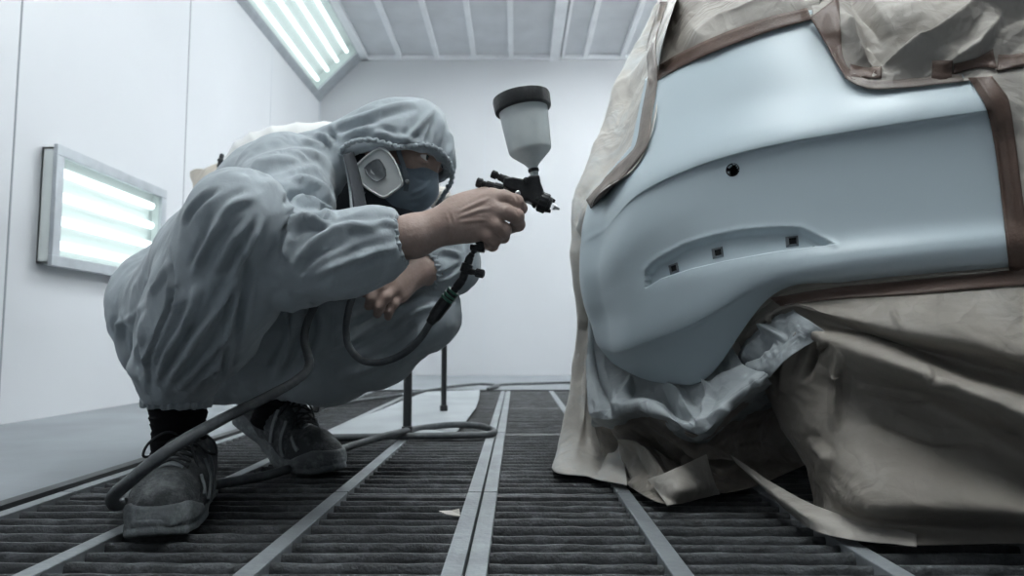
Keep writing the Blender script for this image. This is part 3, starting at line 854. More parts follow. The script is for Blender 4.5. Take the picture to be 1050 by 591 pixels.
# ================================================================== BLENDED SURFACES (for the figure)
class Field:
    def __init__(s, lo, hi, h):
        s.lo = np.array(lo, float); s.h = h
        s.n = np.ceil((np.array(hi, float) - s.lo) / h).astype(int) + 1
        s.f = np.full(s.n, 1.0, np.float32)
        s.ax = [s.lo[k] + h * np.arange(s.n[k]) for k in range(3)]
    def like(s):
        o = Field.__new__(Field); o.lo, o.h, o.n, o.ax = s.lo, s.h, s.n, s.ax
        o.f = np.full(s.n, 1.0, np.float32)
        return o
    def blk(s, lo, hi):
        i0 = np.clip(np.floor((np.array(lo) - s.lo) / s.h).astype(int), 0, s.n)
        i1 = np.clip(np.ceil((np.array(hi) - s.lo) / s.h).astype(int) + 1, 0, s.n)
        sl = tuple(slice(a, b) for a, b in zip(i0, i1))
        if any(b <= a for a, b in zip(i0, i1)): return None, None
        X, Y, Z = np.meshgrid(s.ax[0][sl[0]], s.ax[1][sl[1]], s.ax[2][sl[2]], indexing='ij')
        return sl, np.stack([X, Y, Z], -1)
    def put(s, sl, d, k, op='add'):
        f = s.f[sl]
        if op == 'add':
            if k <= 0: s.f[sl] = np.minimum(f, d)
            else:
                t = np.maximum(k - np.abs(f - d), 0) / k
                s.f[sl] = np.minimum(f, d) - t * t * k * .25
        else:
            d = -d
            if k <= 0: s.f[sl] = np.maximum(f, d)
            else:
                t = np.maximum(k - np.abs(f - d), 0) / k
                s.f[sl] = np.maximum(f, d) + t * t * k * .25
        return s
    def cap(s, a, b, ra, rb=None, k=.02, flat=None, op='add'):
        a, b = np.array(a, float), np.array(b, float)
        rb = ra if rb is None else rb
        m = max(ra, rb) + 1.5 * k + 4 * s.h
        sl, p = s.blk(np.minimum(a, b) - m, np.maximum(a, b) + m)
        if sl is None: return s
        ab = b - a; q = p - a
        t = np.clip((q @ ab) / (ab @ ab + 1e-12), 0, 1)
        r = q - t[..., None] * ab
        if flat is not None:
            n = np.array(flat[0], float); n /= np.linalg.norm(n)
            r = r + n * ((r @ n) * (1 / flat[1] - 1))[..., None]
        d = np.linalg.norm(r, axis=-1) - (ra + (rb - ra) * t)
        if flat is not None: d = d * min(1, flat[1] * 1.2)
        return s.put(sl, d, k, op)
    def chain(s, pts, k=.02, flat=None):
        """pts: (point, radius)"""
        for (a, ra), (b, rb) in zip(pts[:-1], pts[1:]):
            s.cap(a, b, ra, rb, k, flat)
        return s
    def ell(s, c, R, rad, k=.02, op='add'):
        c = np.array(c, float); R = np.array(R, float); rad = np.array(rad, float)
        m = rad.max() + 1.5 * k + 4 * s.h
        sl, p = s.blk(c - m, c + m)
        if sl is None: return s
        q = (p - c) @ R.T
        k0 = np.linalg.norm(q / rad, axis=-1); k1 = np.linalg.norm(q / rad ** 2, axis=-1)
        d = k0 * (k0 - 1) / (k1 + 1e-9)
        d = np.where(k0 < .02, -rad.min(), d)
        return s.put(sl, d, k, op)
    def merge(s, o, k):
        return s.put((slice(None),) * 3, o.f, k)
    def mesh(s):
        f = s.f; n = f.shape
        ins = f < 0
        c = np.zeros(tuple(x - 1 for x in n), np.int8)
        cs = [(a, b, e) for a in (0, 1) for b in (0, 1) for e in (0, 1)]
        def sub(A, o): return A[o[0]:n[0] - 1 + o[0], o[1]:n[1] - 1 + o[1], o[2]:n[2] - 1 + o[2]]
        for o in cs: c += sub(ins, o)
        act = (c > 0) & (c < 8)
        idx = np.argwhere(act)
        acc = np.zeros((len(idx), 3)); cnt = np.zeros(len(idx))
        val = {o: sub(f, o)[act].astype(float) for o in cs}
        for i, o in enumerate(cs):
            for ax in range(3):
                if o[ax] == 0:
                    o2 = list(o); o2[ax] = 1; o2 = tuple(o2)
                    v0, v1 = val[o], val[o2]
                    m = (v0 < 0) != (v1 < 0)
                    t = v0[m] / (v0[m] - v1[m])
                    pt = np.tile(np.array(o, float), (m.sum(), 1)); pt[:, ax] = t
                    acc[m] += pt; cnt[m] += 1
        V = s.lo + s.h * (idx + acc / cnt[:, None])
        num = np.full(act.shape, -1, np.int64); num[act] = np.arange(len(idx))
        F = []
        for ax in range(3):
            sh = [slice(None)] * 3; sh2 = [slice(None)] * 3
            sh[ax] = slice(0, n[ax] - 1); sh2[ax] = slice(1, n[ax])
            a0, a1 = ins[tuple(sh)], ins[tuple(sh2)]
            e = np.argwhere(a0 != a1)
            b, d = [k for k in range(3) if k != ax]
            e = e[(e[:, b] > 0) & (e[:, d] > 0) & (e[:, b] < n[b] - 1) & (e[:, d] < n[d] - 1)]
            if not len(e): continue
            def g(db, dd):
                i = e.copy(); i[:, b] += db; i[:, d] += dd
                return num[i[:, 0], i[:, 1], i[:, 2]]
            qd = np.stack([g(-1, -1), g(0, -1), g(0, 0), g(-1, 0)], -1)
            fl = a0[e[:, 0], e[:, 1], e[:, 2]]
            if ax == 1: fl = ~fl
            qd[~fl] = qd[~fl][:, ::-1]
            F.append(qd)
        F = np.vstack(F)
        return V, F[(F >= 0).all(1)]

def vnormals(V, F):
    n = np.cross(V[F[:, 2]] - V[F[:, 0]], V[F[:, 3]] - V[F[:, 1]])
    N = np.zeros_like(V)
    for k in range(4): np.add.at(N, F[:, k], n)
    return N / (np.linalg.norm(N, axis=1)[:, None] + 1e-12)

def relax(V, F, it=2, lam=.5):
    for _ in range(it):
        A = np.zeros_like(V); c = np.zeros(len(V))
        for k in range(4):
            a, b = F[:, k], F[:, (k + 1) % 4]
            np.add.at(A, a, V[b]); np.add.at(A, b, V[a]); np.add.at(c, a, 1); np.add.at(c, b, 1)
        V = V + lam * (A / np.maximum(c, 1)[:, None] - V)
    return V

def px_folds(V, N, folds):
    """cloth folds along lines: narrow ridge with a trough on each side, on the surface that faces the viewer's side"""
    q = PX(V)
    face = np.clip(((CAM - V) * N).sum(1) / np.linalg.norm(CAM - V, axis=1) * 2.2 + .15, 0, 1)
    out = np.zeros(len(V))
    for (poly, w, a) in folds:
        poly = crom(poly, 24) if len(poly) > 2 else np.array(poly, float)
        m = (q[:, 0] > poly[:, 0].min() - 3 * w) & (q[:, 0] < poly[:, 0].max() + 3 * w) & (q[:, 1] > poly[:, 1].min() - 3 * w) & (q[:, 1] < poly[:, 1].max() + 3 * w)
        if not m.any(): continue
        ds, fr, sd = seg_dist(q[m], poly)
        tp = np.clip(np.minimum(fr * 4, (1 - fr) * 4), 0, 1)
        x = ds / w
        out[m] += a * tp * (np.exp(-x * x * 2.2) - .45 * np.exp(-((x - 1.35) ** 2) * 3)) * np.where(ds < 3 * w, 1, 0)
    return V + N * (out * face)[:, None]
# ================================================================== THE PAINTER
M['cloth'] = mat('grey_coverall_cloth', (.385, .43, .46), .75, var=.16, vscale=9, bump=.10, bscale=260, spec=.25, sheen=.15)
def wrinkled(m):
    nt = m.node_tree; N = nt.nodes; L = nt.links; b = N['Principled BSDF']
    tc = N.new('ShaderNodeTexCoord'); no = N.new('ShaderNodeTexNoise')
    no.inputs['Scale'].default_value = 21; no.inputs['Detail'].default_value = 1.0; no.inputs['Distortion'].default_value = 1.2
    mp = N.new('ShaderNodeMapping'); mp.inputs['Rotation'].default_value = (.4, .6, .3); mp.inputs['Scale'].default_value = (1, 1, .5)
    L.new(tc.outputs['Object'], mp.inputs['Vector']); L.new(mp.outputs['Vector'], no.inputs['Vector'])
    bp = N.new('ShaderNodeBump'); bp.inputs['Strength'].default_value = .5; bp.inputs['Distance'].default_value = .010
    L.new(no.outputs['Fac'], bp.inputs['Height']); L.new(b.inputs['Normal'].links[0].from_socket, bp.inputs['Normal']); L.new(bp.outputs['Normal'], b.inputs['Normal'])
wrinkled(M['cloth'])
M['cloth_dark'] = mat('elastic_gather', (.22, .25, .27), .8, var=.2, vscale=30, bump=.3, bscale=300, spec=.2)
M['shirt'] = mat('dark_undershirt', (.035, .04, .048), .85, bump=.2, bscale=200, spec=.2)
M['skin'] = mat('painter_skin', (.365, .262, .225), .5, var=.18, vscale=25, bump=.2, bscale=160, spec=.4, dust=(.44, .36, .325), dscale=12, damt=.4)
M['hair'] = mat('dark_eyebrow_hair', (.02, .015, .012), .7)
M['eye'] = mat('eye_white', (.62, .60, .58), .25)
M['iris'] = mat('dark_iris', (.02, .014, .01), .15)
M['mask'] = mat('slate_blue_rubber', (.17, .22, .27), .5, var=.15, vscale=30, spec=.4)
M['filter_white'] = mat('filter_plastic', (.55, .57, .57), .45, var=.08, vscale=30)
M['filter_grey'] = mat('filter_window', (.16, .175, .185), .6, var=.3, vscale=60)
M['strap'] = mat('respirator_strap', (.08, .10, .12), .7)
M['sock'] = mat('black_sock', (.008, .008, .009), .95, bump=.3, bscale=220, spec=.1)
M['shoe'] = mat('dusty_dark_shoe_mesh', (.035, .04, .044), .8, bump=.5, bscale=300, dust=(.19, .205, .21), dscale=18, damt=.75)
M['sole'] = mat('dusty_shoe_rubber', (.10, .112, .118), .75, bump=.6, bscale=90, dust=(.30, .325, .335), dscale=22, damt=.8)
M['lace'] = mat('dark_lace', (.022, .025, .028), .85)
M['overlay'] = mat('grey_shoe_overlay', (.14, .155, .165), .6, dust=(.26, .28, .29), dscale=20, damt=.6)
M['zip'] = mat('pale_zip_piping', (.30, .33, .35), .6)

person = None
Wp = lambda l: [(P(x, y, d), r) for (x, y, d, r) in l]

# ---- head frame
HO = P(412, 144, 1.30)
yaw, pit = math.radians(22), math.radians(30)
HF = np.array([math.cos(yaw) * math.cos(pit), -math.sin(yaw) * math.cos(pit), -math.sin(pit)])
HR_ = np.array([-math.sin(yaw), -math.cos(yaw), 0.0])          # his right, towards the camera
HU = np.cross(HR_, HF)
if HU[2] < 0: HU = -HU
HM = np.stack([HF, HR_, HU])
hl = lambda f, s, u: HO + HF * f + HR_ * s + HU * u

# ---- skin: head, hands, and the body under the cloth
parts = []
fd = Field(HO - .19, HO + .16, .0024)
fd.ell(hl(-.008, 0, -.004), HM, (.092, .066, .080), k=.0)
fd.ell(hl(.032, 0, -.048), HM, (.056, .054, .066), k=.03)
fd.cap(hl(.055, 0, -.098), hl(.03, 0, -.085), .026, .04, k=.03)
for s in (-1, 1):
    fd.cap(hl(0.0910, .012 * s, .014), hl(0.0790, .037 * s, .011), .010, .009, k=.014)
    fd.ell(hl(.058, .038 * s, -.030), HM, (.020, .018, .016), k=.02)
    fd.ell(hl(0.1010, .030 * s, -.008), HM, (.016, .017, .011), k=.010, op='sub')
    fd.ell(hl(-.012, .070 * s, -.018), HM, (.020, .008, .030), k=.008)
    # lids
    fd.ell(hl(0.0805, .030 * s, -.003), HM, (.0125, .0165, .0085), k=.004)
    fd.ell(hl(0.0870, .030 * s, -.0075), HM, (.0125, .0140, .0060), k=.002, op='sub')
    fd.ell(hl(0.0785, .030 * s, -.0155), HM, (.0125, .015, .006), k=.006)
fd.cap(hl(.089, 0, .006), hl(.096, 0, -.032), .008, .010, k=.014)
fd.cap(hl(-.03, 0, -.07), hl(-.075, -.01, -.16), .052, .058, k=.03)
parts.append(fd.mesh())

# right hand, closed round the grip
Dh = 1.045
fr_ = Field(P(395, 275, 1.0) - .03, P(545, 180, 1.12) + .03, .0019)
fr_.chain(Wp([(392, 249, 1.04, .033), (425, 242, 1.04, .0305), (455, 231, 1.045, .0255), (472, 224, 1.045, .0245)]), k=.02)
K_ = {'i': (504, 203, 1.034), 'm': (505.5, 214.5, 1.028), 'r': (501, 226, 1.030), 'l': (494, 237, 1.036)}
for n_, w in (('i', .0165), ('m', .0165), ('r', .0160), ('l', .0145)):
    fr_.cap(P(466, 227 + (K_[n_][1] - 219) * .35, 1.045), P(*K_[n_]), .0215, w * .92, k=.016)
fr_.ell(P(484, 224, 1.052), np.eye(3), (.032, .020, .033), k=.02)
fr_.cap(P(470, 214, 1.055), P(497, 201, 1.06), .018, .014, k=.02)
fing = fr_.like()
chains = [
 [(504, 203, 1.034, .0122), (517, 202.5, 1.026, .0108), (529, 207, 1.030, .0108), (534, 213.5, 1.047, .0096), (531, 217, 1.066, .0085)],
 [(505.5, 214.5, 1.028, .0122), (518, 217, 1.020, .0110), (529.5, 222, 1.026, .0112), (531.5, 230.5, 1.045, .0098), (524, 234.5, 1.062, .0086)],
 [(501, 226, 1.030, .0118), (509, 231, 1.023, .0106), (517, 236, 1.028, .0106), (516, 243, 1.046, .0094), (507, 244, 1.062, .0084)],
 [(494, 237, 1.036, .0108), (500.5, 242, 1.029, .0096), (507, 246.5, 1.034, .0096), (505, 252, 1.050, .0086), (497, 251, 1.062, .0078)]]
for c in chains:
    g = fr_.like(); g.chain(Wp(c), k=.006)
    fing.merge(g, .0022)
th = fr_.like()
th.chain(Wp([(472, 222, 1.06, .019), (492, 207, 1.085, .0155), (510, 204, 1.098, .0125), (524, 207, 1.10, .0105)]), k=.01)
fing.merge(th, .003)
fr_.merge(fing, .007)
parts.append(fr_.mesh())

# left hand, hanging relaxed over the knee
fl_ = Field(P(366, 330, 1.22) - .02, P(462, 258, 1.42) + .02, .0022)
fl_.chain(Wp([(450, 276, 1.368, .026), (440, 277, 1.355, .0275), (425, 277.5, 1.335, .0255)]), k=.02)
for (x, y, d) in ((403, 279, 1.300), (402, 287, 1.285), (406, 295.5, 1.285), (412, 303, 1.295)):
    fl_.cap(P(424, 279 + (y - 290) * .35, 1.33), P(x, y, d), .0215, .0145, k=.016)
for c in ([(403, 279, 1.300, .0115), (391, 284, 1.275, .0102), (380, 293, 1.265, .0096), (374, 301, 1.272, .0084)],
          [(402, 287, 1.285, .0116), (390, 294, 1.262, .0104), (381, 305, 1.258, .0097), (378, 314, 1.268, .0086)],
          [(406, 295.5, 1.285, .0112), (396, 304, 1.265, .0100), (389, 314, 1.265, .0094), (387, 322, 1.276, .0084)],
          [(412, 303, 1.295, .0102), (404, 311, 1.280, .0090), (399, 319, 1.280, .0084), (398, 325, 1.288, .0076)],
          [(424, 273, 1.33, .016), (409, 271, 1.325, .0128), (396, 275, 1.315, .0112), (386, 283, 1.31, .0094)]):
    g = fl_.like(); g.chain(Wp(c), k=.006)
    fl_.merge(g, .0055)
parts.append(fl_.mesh())

# trunk, arms and legs inside the clothes
core = Field((-.86, .86, .02), (-.02, 1.82, .86), .012)
core.chain(Wp([(185, 305, 1.45, .09), (240, 245, 1.43, .08), (290, 210, 1.36, .085), (330, 195, 1.33, .075), (385, 165, 1.31, .05)]), k=.04)
core.chain(Wp([(298, 185, 1.22, .05), (298, 268, 1.07, .042), (352, 261, 1.035, .036), (404, 247, 1.035, .030)]), k=.02)
core.chain(Wp([(380, 205, 1.40, .05), (460, 268, 1.42, .022), (442, 277, 1.37, .024)]), k=.02)
core.chain(Wp([(196, 312, 1.38, .08), (246, 226, .995, .045), (215, 320, 1.10, .055), (182, 400, 1.185, .030), (184, 470, 1.19, .028)]), k=.02)
core.chain(Wp([(235, 330, 1.53, .08), (345, 330, 1.49, .07), (430, 324, 1.43, .048), (385, 355, 1.48, .05), (298, 388, 1.56, .030), (281, 430, 1.58, .024)]), k=.02)
parts.append(core.mesh())
V_, F_, o_ = [], [], 0
for v, f in parts:
    v = relax(v, f, 2, .4)
    V_.append(v); F_.append(f + o_); o_ += len(v)
V_ = np.vstack(V_); F_ = np.vstack(F_)
# fine creases over the knuckles and tendons on the back of the hand
nn = vnormals(V_, F_)
V_ = px_folds(V_, nn, [([(528, 199), (531, 207)], 1.6, -.0012), ([(528, 214), (532, 222)], 1.6, -.0012), ([(515, 230), (519, 236)], 1.5, -.001),
                       ([(470, 218), (490, 208), (503, 203)], 2.6, .0016), ([(470, 223), (490, 216), (505, 214)], 2.6, .0016), ([(470, 228), (488, 226), (500, 226)], 2.4, .0012),
                       ([(459, 214), (464, 232), (460, 248)], 2.0, -.001)])
person = mesh_np('person', V_, F_, M['skin'])
tag(person, 'person squatting in grey hooded coverall and respirator, aiming a spray gun at the bumper', 'person')

# ---- coverall
def clip(fld, c, n, rad):
    """cut a limb off square at the plane through c, within rad of c"""
    n = np.array(n, float); n /= np.linalg.norm(n)
    sl, p = fld.blk(c - rad * 1.6, c + rad * 1.6)
    d = (p - c) @ n
    near_ = np.linalg.norm(p - c, axis=-1) < rad * 1.5
    fld.f[sl] = np.where(near_, np.maximum(fld.f[sl], d), fld.f[sl])
h = .0048
lo, hi = (-.86, .86, .12), (-.05, 1.80, .86)
cv = Field(lo, hi, h)
tor = cv
tor.chain(Wp([(172, 318, 1.45, .103), (178, 345, 1.45, .105)]), k=.03)
tor.chain(Wp([(180, 305, 1.46, .11), (238, 246, 1.43, .095), (287, 207, 1.37, .113), (322, 196, 1.335, .102)]), k=.05)
tor.cap(P(322, 194, 1.335), P(336, 177, 1.31), .096, .076, k=.04)
tor.cap(P(150, 318, 1.42), P(150, 300, 1.43), .055, .045, k=.035)
tor.chain(Wp([(232, 378, 1.53, .078), (300, 374, 1.55, .068)]), k=.04)
tor.cap(P(270, 200, 1.52), P(350, 200, 1.48), .09, .085, k=.05)
# right leg
lg = cv.like()
lg.chain(Wp([(184, 370, 1.165, .068), (206, 334, 1.13, .082), (226, 292, 1.07, .086), (247, 223, .990, .062)]), k=.04)
lg.chain(Wp([(181, 404, 1.187, .047), (183, 388, 1.18, .058), (185, 368, 1.165, .064)]), k=.012)
lg.chain(Wp([(247, 224, .990, .063), (222, 270, 1.17, .092), (192, 312, 1.38, .108)]), k=.03)
clip(lg, P(181, 411, 1.187), (.05, 0, -1), .09)
cv.merge(lg, .02)
# left leg
lg = cv.like()
lg.chain(Wp([(230, 330, 1.53, .110), (345, 328, 1.49, .094), (434, 321, 1.425, .066)]), k=.04)
lg.chain(Wp([(434, 322, 1.425, .068), (388, 354, 1.48, .078), (340, 378, 1.53, .070), (300, 388, 1.56, .062), (286, 400, 1.57, .050)]), k=.04)
clip(lg, P(284, 401, 1.572), (-.25, 0, -1), .08)
cv.merge(lg, .02)
# left arm
ar = cv.like()
ar.chain(Wp([(372, 205, 1.42, .075), (462, 266, 1.42, .054), (452, 273, 1.395, .050), (436, 277, 1.355, .036)]), k=.02)
ar.cap(P(462, 262, 1.42), P(470, 280, 1.43), .044, .036, k=.03)
clip(ar, P(436, 277, 1.355), P(436, 277, 1.355) - P(456, 272, 1.40), .06)
cv.merge(ar, .012)
# right arm
ar = cv.like()
ar.chain(Wp([(294, 184, 1.235, .085), (292, 215, 1.15, .072), (298, 268, 1.06, .064), (350, 261, 1.035, .056), (388, 250, 1.035, .047), (407, 246.5, 1.035, .034)]), k=.035)
ar.cap(P(300, 275, 1.06), P(312, 286, 1.06), .050, .03, k=.03)
clip(ar, P(409, 246.3, 1.035), P(408, 246.5, 1.035) - P(350, 258, 1.035), .07)
cv.merge(ar, .012)
# hood : a shell open downwards and forwards
hd = cv.like()
hd.ell(P(411, 154, 1.30), HM @ np.eye(3), (.100, .092, .090), k=.0)
hd.cap(P(394, 152, 1.30), P(340, 173, 1.305), .084, .074, k=.02)
hd.cap(P(424, 146, 1.30), P(436, 160, 1.31), .080, .058, k=.02)
shell = np.maximum(hd.f, -(hd.f + .011))
A_, B_, C_ = P(347, 153, 1.215), P(408, 149, 1.205), P(458, 192, 1.37)
nrm_ = np.cross(B_ - A_, C_ - A_); nrm_ /= np.linalg.norm(nrm_)
if nrm_[2] > 0: nrm_ = -nrm_                     # points down, out of the opening
X_, Y_, Z_ = np.meshgrid(*cv.ax, indexing='ij')
below = (X_ - A_[0]) * nrm_[0] + (Y_ - A_[1]) * nrm_[1] + (Z_ - A_[2]) * nrm_[2]
back = X_ - P(350, 170, 1.215)[0]
cut = np.minimum(below, back)                     # >0 : inside the opening
shell = np.maximum(shell, cut.astype(np.float32))
keep_back = np.maximum(hd.f, back.astype(np.float32))   # behind the neck the hood is gathered solid
hd.f = np.minimum(shell, keep_back).astype(np.float32)
# the trunk ends at the open front of the coverall
front = (X_ - P(357, 190, 1.25)[0]) + .10 * (Z_ - .5)
tz = np.maximum(tor.f, 0) if False else None
cv.merge(hd, .010)
# open collar: hollow the neck so that the undershirt shows
sl_, p_ = cv.blk(P(352, 235, 1.10) - .0, P(430, 150, 1.50))
cv.cap(P(383, 196, 1.18), P(392, 190, 1.42), .050, .055, k=.010, op='sub')
Vc, Fc = cv.mesh()
Vc = relax(Vc, Fc, 2, .5)
Nc = vnormals(Vc, Fc)
# loose cloth: broad ridged noise, stretched along the limbs
def ridged(p, s): return 1 - np.abs(noise3(p + s)) * 2.4
q_ = Vc * np.array([1, 1, 1])
w1 = np.stack([Vc @ np.array([.75, .1, -.65]) * 16, Vc @ np.array([.3, .9, .3]) * 16, Vc @ np.array([.6, -.3, .75]) * 6], -1)
w1 = w1 + .6 * np.stack([noise3(Vc * 9), noise3(Vc * 9 + 5), noise3(Vc * 9 + 9)], -1)
disp = .0050 * ridged(w1, 3.3) + .0024 * ridged(w1 * 2.3, 11.1)
hoodm = sstep(Vc[:, 2], .60, .66)
disp = disp * (1 - .45 * hoodm)
Vc = Vc + Nc * disp[:, None]
Nc = vnormals(Vc, Fc)
C2 = lambda pts: [(100 + x / 2.953, 90 + y / 2.953) for x, y in pts]
C3 = lambda pts: [(90 + x / 2.953, 250 + y / 2.953) for x, y in pts]
C1 = lambda pts: [(300 + x / 2.953, 70 + y / 2.953) for x, y in pts]
C7 = lambda pts: [(270 + x / 2.686, 90 + y / 2.686) for x, y in pts]
folds = [
 # trouser leg
 (C3([(225, 455), (300, 330), (390, 200), (470, 60)]), 6, .0085), (C3([(205, 440), (235, 350), (300, 230), (340, 110)]), 5, .007),
 (C3([(262, 455), (330, 380), (400, 290), (440, 180)]), 5, .006), (C3([(385, 420), (400, 340), (440, 240)]), 5, .007), (C3([(310, 455), (345, 400), (400, 360)]), 4, .005),
 (C3([(480, 40), (470, 160), (435, 330)]), 6, -.006),
 (C3([(248, 10), (252, 170), (190, 340), (190, 450)]), 3, -.006), (C3([(110, 190), (100, 300), (150, 430)]), 5, .007), (C3([(150, 190), (140, 280), (165, 400)]), 5, -.007),
 (C3([(75, 250), (130, 225), (180, 170)]), 4, .003), (C3([(175, 160), (215, 115), (245, 50)]), 4, .004),
 (C3([(345, 450), (385, 330), (430, 230), (462, 90)]), 5, .006), (C3([(412, 430), (428, 340), (452, 210)]), 4.5, .006), (C3([(365, 380), (400, 300), (425, 180)]), 4, -.005),
 (C2([(345, 570), (410, 460), (470, 390)]), 5, .006), (C2([(400, 580), (465, 470), (500, 390)]), 5, .006), (C2([(285, 570), (340, 460), (400, 390)]), 5, .006), (C2([(375, 575), (440, 470)]), 4, -.005),
 # knee
 (C2([(330, 460), (400, 360), (480, 330)]), 6, .005), (C2([(260, 430), (300, 360), (370, 300)]), 4, -.005),
 # back and shoulder
 (C2([(420, 265), (520, 215), (640, 200), (700, 235)]), 9, .005), (C2([(558, 275), (590, 250), (650, 240), (690, 270)]), 5, .003), (C2([(562, 300), (610, 280), (670, 300), (715, 360)]), 7, .007),
 (C2([(564, 348), (600, 325), (660, 325)]), 5, -.007), (C2([(564, 375), (620, 350), (690, 370), (716, 410)]), 5, .008), (C2([(600, 160), (660, 165), (700, 195)]), 4, .005),
 # sleeve
 (C2([(568, 472), (600, 420), (660, 405), (720, 420)]), 5, .009), (C2([(568, 440), (610, 392), (700, 400)]), 4, -.007), (C2([(568, 530), (575, 475), (600, 450)]), 5, .007),
 (C2([(600, 520), (680, 450), (760, 420), (850, 420)]), 6, .006), (C2([(590, 560), (680, 500), (790, 450)]), 6, -.005), (C2([(640, 580), (740, 530), (860, 490)]), 6, .005),
 (C7([(300, 380), (340, 370), (375, 385)]), 4, .004), (C7([(250, 470), (310, 450), (372, 440)]), 5, .004),
 # hood
 (C1([(80, 190), (180, 160), (300, 120), (400, 100)]), 5, .005), (C1([(130, 215), (230, 185), (330, 215), (420, 235)]), 5, .006), (C1([(200, 190), (290, 190), (340, 240)]), 4, -.005),
 (C1([(330, 225), (380, 180), (430, 120)]), 4, .005), (C1([(400, 240), (420, 190), (440, 140)]), 4, -.004), (C1([(440, 240), (450, 190), (450, 150)]), 3.5, .004), (C1([(470, 270), (480, 230), (470, 180)]), 3, .004),
 (C1([(60, 200), (110, 215), (130, 250)]), 4, .006), (C1([(100, 180), (125, 210), (120, 250)]), 3.5, -.005),
 # left leg and arm
 ([(330, 365), (385, 335), (440, 300)], 6, .007), ([(340, 345), (390, 318), (430, 298)], 5, -.006), ([(345, 390), (400, 365), (450, 325)], 6, .006), ([(400, 340), (430, 318), (462, 312)], 4, .005),
 ([(300, 310), (300, 350), (280, 390)], 6, .007), ([(318, 305), (322, 345), (305, 385)], 5, -.006),
 ([(442, 262), (458, 258), (474, 262)], 3.5, .006), ([(444, 285), (460, 280), (474, 270)], 3.5, -.005)]
Vc = px_folds(Vc, Nc, [(p_, w_ * .95, a_ * 1.85) for (p_, w_, a_) in folds])
Vc = relax(Vc, Fc, 1, .35)
cover = mesh_np('coverall', Vc, Fc, M['cloth'], person)
Vq = PX(Vc); Nc = vnormals(Vc, Fc)
front_ = ((CAM - Vc) * Nc).sum(1) > 0
def on_cloth(px, py, lift=.002):
    d = np.hypot(Vq[:, 0] - px, Vq[:, 1] - py)
    d = np.where(front_, d, 1e9)
    i = np.argsort(d)[:10]
    if d[i[0]] > 8: return None
    return P(px, py, Vc[i, 1].min() - lift)

def cuff(name, c, axis, r, wid, thick=.004, ripples=26, flat=1.0, flat_n=None, material=None):
    """gathered elastic hem"""
    c = np.array(c, float); t = np.array(axis, float); t /= np.linalg.norm(t)
    u = np.array([0, 1.0, 0]); u = u - t * (u @ t); u /= np.linalg.norm(u); v = np.cross(t, u)
    n = 130; prof = [(-.5, -.3), (-.5, .4), (-.3, .9), (0, 1), (.3, .9), (.5, .4), (.5, -.3)]
    V, Fs = [], []
    for i in range(n):
        a = 2 * math.pi * i / n
        g = 1 + .055 * math.sin(ripples * a) + .03 * math.sin(ripples * .43 * a + 1)
        for (x, y) in prof:
            V.append(c + t * (x * wid + .0012 * math.sin(ripples * a * .5)) + (r * g + thick * y) * (math.cos(a) * u + math.sin(a) * v))
    m = len(prof)
    for i in range(n):
        for k in range(m - 1):
            Fs.append((i * m + k, ((i + 1) % n) * m + k, ((i + 1) % n) * m + k + 1, i * m + k + 1))
    return mesh_np(name, V, Fs, material or M['cloth'], cover)
cuff('sleeve_cuff', P(408, 246.5, 1.035), P(408, 246.5, 1.035) - P(350, 258, 1.035), .0365, .016)
cuff('sleeve_cuff', P(436, 277, 1.355), P(436, 277, 1.355) - P(456, 272, 1.40), .0375, .014)
cuff('ankle_cuff', P(181, 412, 1.187), (0.05, 0, 1), .0500, .018)
cuff('ankle_cuff', P(284, 402, 1.572), (.25, 0, 1), .0540, .018)
# gathered rim of the hood
rim = [P(*p) for p in ((349, 158, 1.222), (352, 152, 1.212), (362, 145.5, 1.205), (378, 143.5, 1.200), (394, 147, 1.200), (408, 150.5, 1.203), (422, 149.5, 1.208), (436, 149, 1.216), (449, 153.5, 1.232), (458.5, 163, 1.258), (463.5, 175, 1.29), (462.5, 187, 1.33), (457, 197, 1.365), (451, 206, 1.385), (446, 214, 1.39))]
rp = crom(rim, 150)
mb = MB(); ph = np.arange(150)
mb.tube(rp + .0011 * np.stack([np.sin(ph * 1.9), np.sin(ph * 2.3 + 1), np.sin(ph * 1.4)], -1), .0044 + .0011 * np.sin(ph * 1.25) + .0006 * np.sin(ph * 2.9), 10)
mb.build('hood_rim', M['cloth'], cover, smooth=True, angle=80)
# zip edge of the open front
zp = [P(353, 160, 1.205), P(356, 175, 1.20), P(359, 195, 1.19), P(361, 222, 1.165)]
mb = MB(); mb.tube(crom(zp, 40), .0026, 8)
mb.build('zip', M['zip'], cover, smooth=True)

# undershirt
us = Field(P(372, 200, 1.32) - .16, P(372, 200, 1.32) + .16, .004)
us.chain(Wp([(345, 215, 1.335, .085), (368, 200, 1.325, .070), (378, 178, 1.315, .056)]), k=.03)
us.cap(P(388, 215, 1.30), P(410, 232, 1.30), .05, .045, k=.03)
v, f = us.mesh(); n_ = vnormals(v, f)
v = v + n_ * (.003 * ridged(v * np.array([30, 12, 12]), 2.0))[:, None]
mesh_np('undershirt', v, f, M['shirt'], person)
# cloth flap of the collar
cl_ = [P(*p) for p in ((352, 160, 1.195), (357, 180, 1.188), (361, 200, 1.18), (364, 224, 1.165))]
cr_ = [P(*p) for p in ((362, 156, 1.215), (368, 178, 1.215), (373, 200, 1.21), (378, 224, 1.20))]
a_, b_ = crom(cl_, 30), crom(cr_, 30)
Sg = np.stack([a_ * (1 - t) + b_ * t + np.array([0, -.004 * math.sin(t * 3.1), 0]) for t in np.linspace(0, 1, 9)], 0)
o = mesh_np('collar_flap', Sg.reshape(-1, 3), grid_faces(9, 30), mat('dark_collar_lining', (.045, .05, .058), .8, bump=.2, bscale=200), cover)
s_ = o.modifiers.new('thickness', 'SOLIDIFY'); s_.thickness = .002

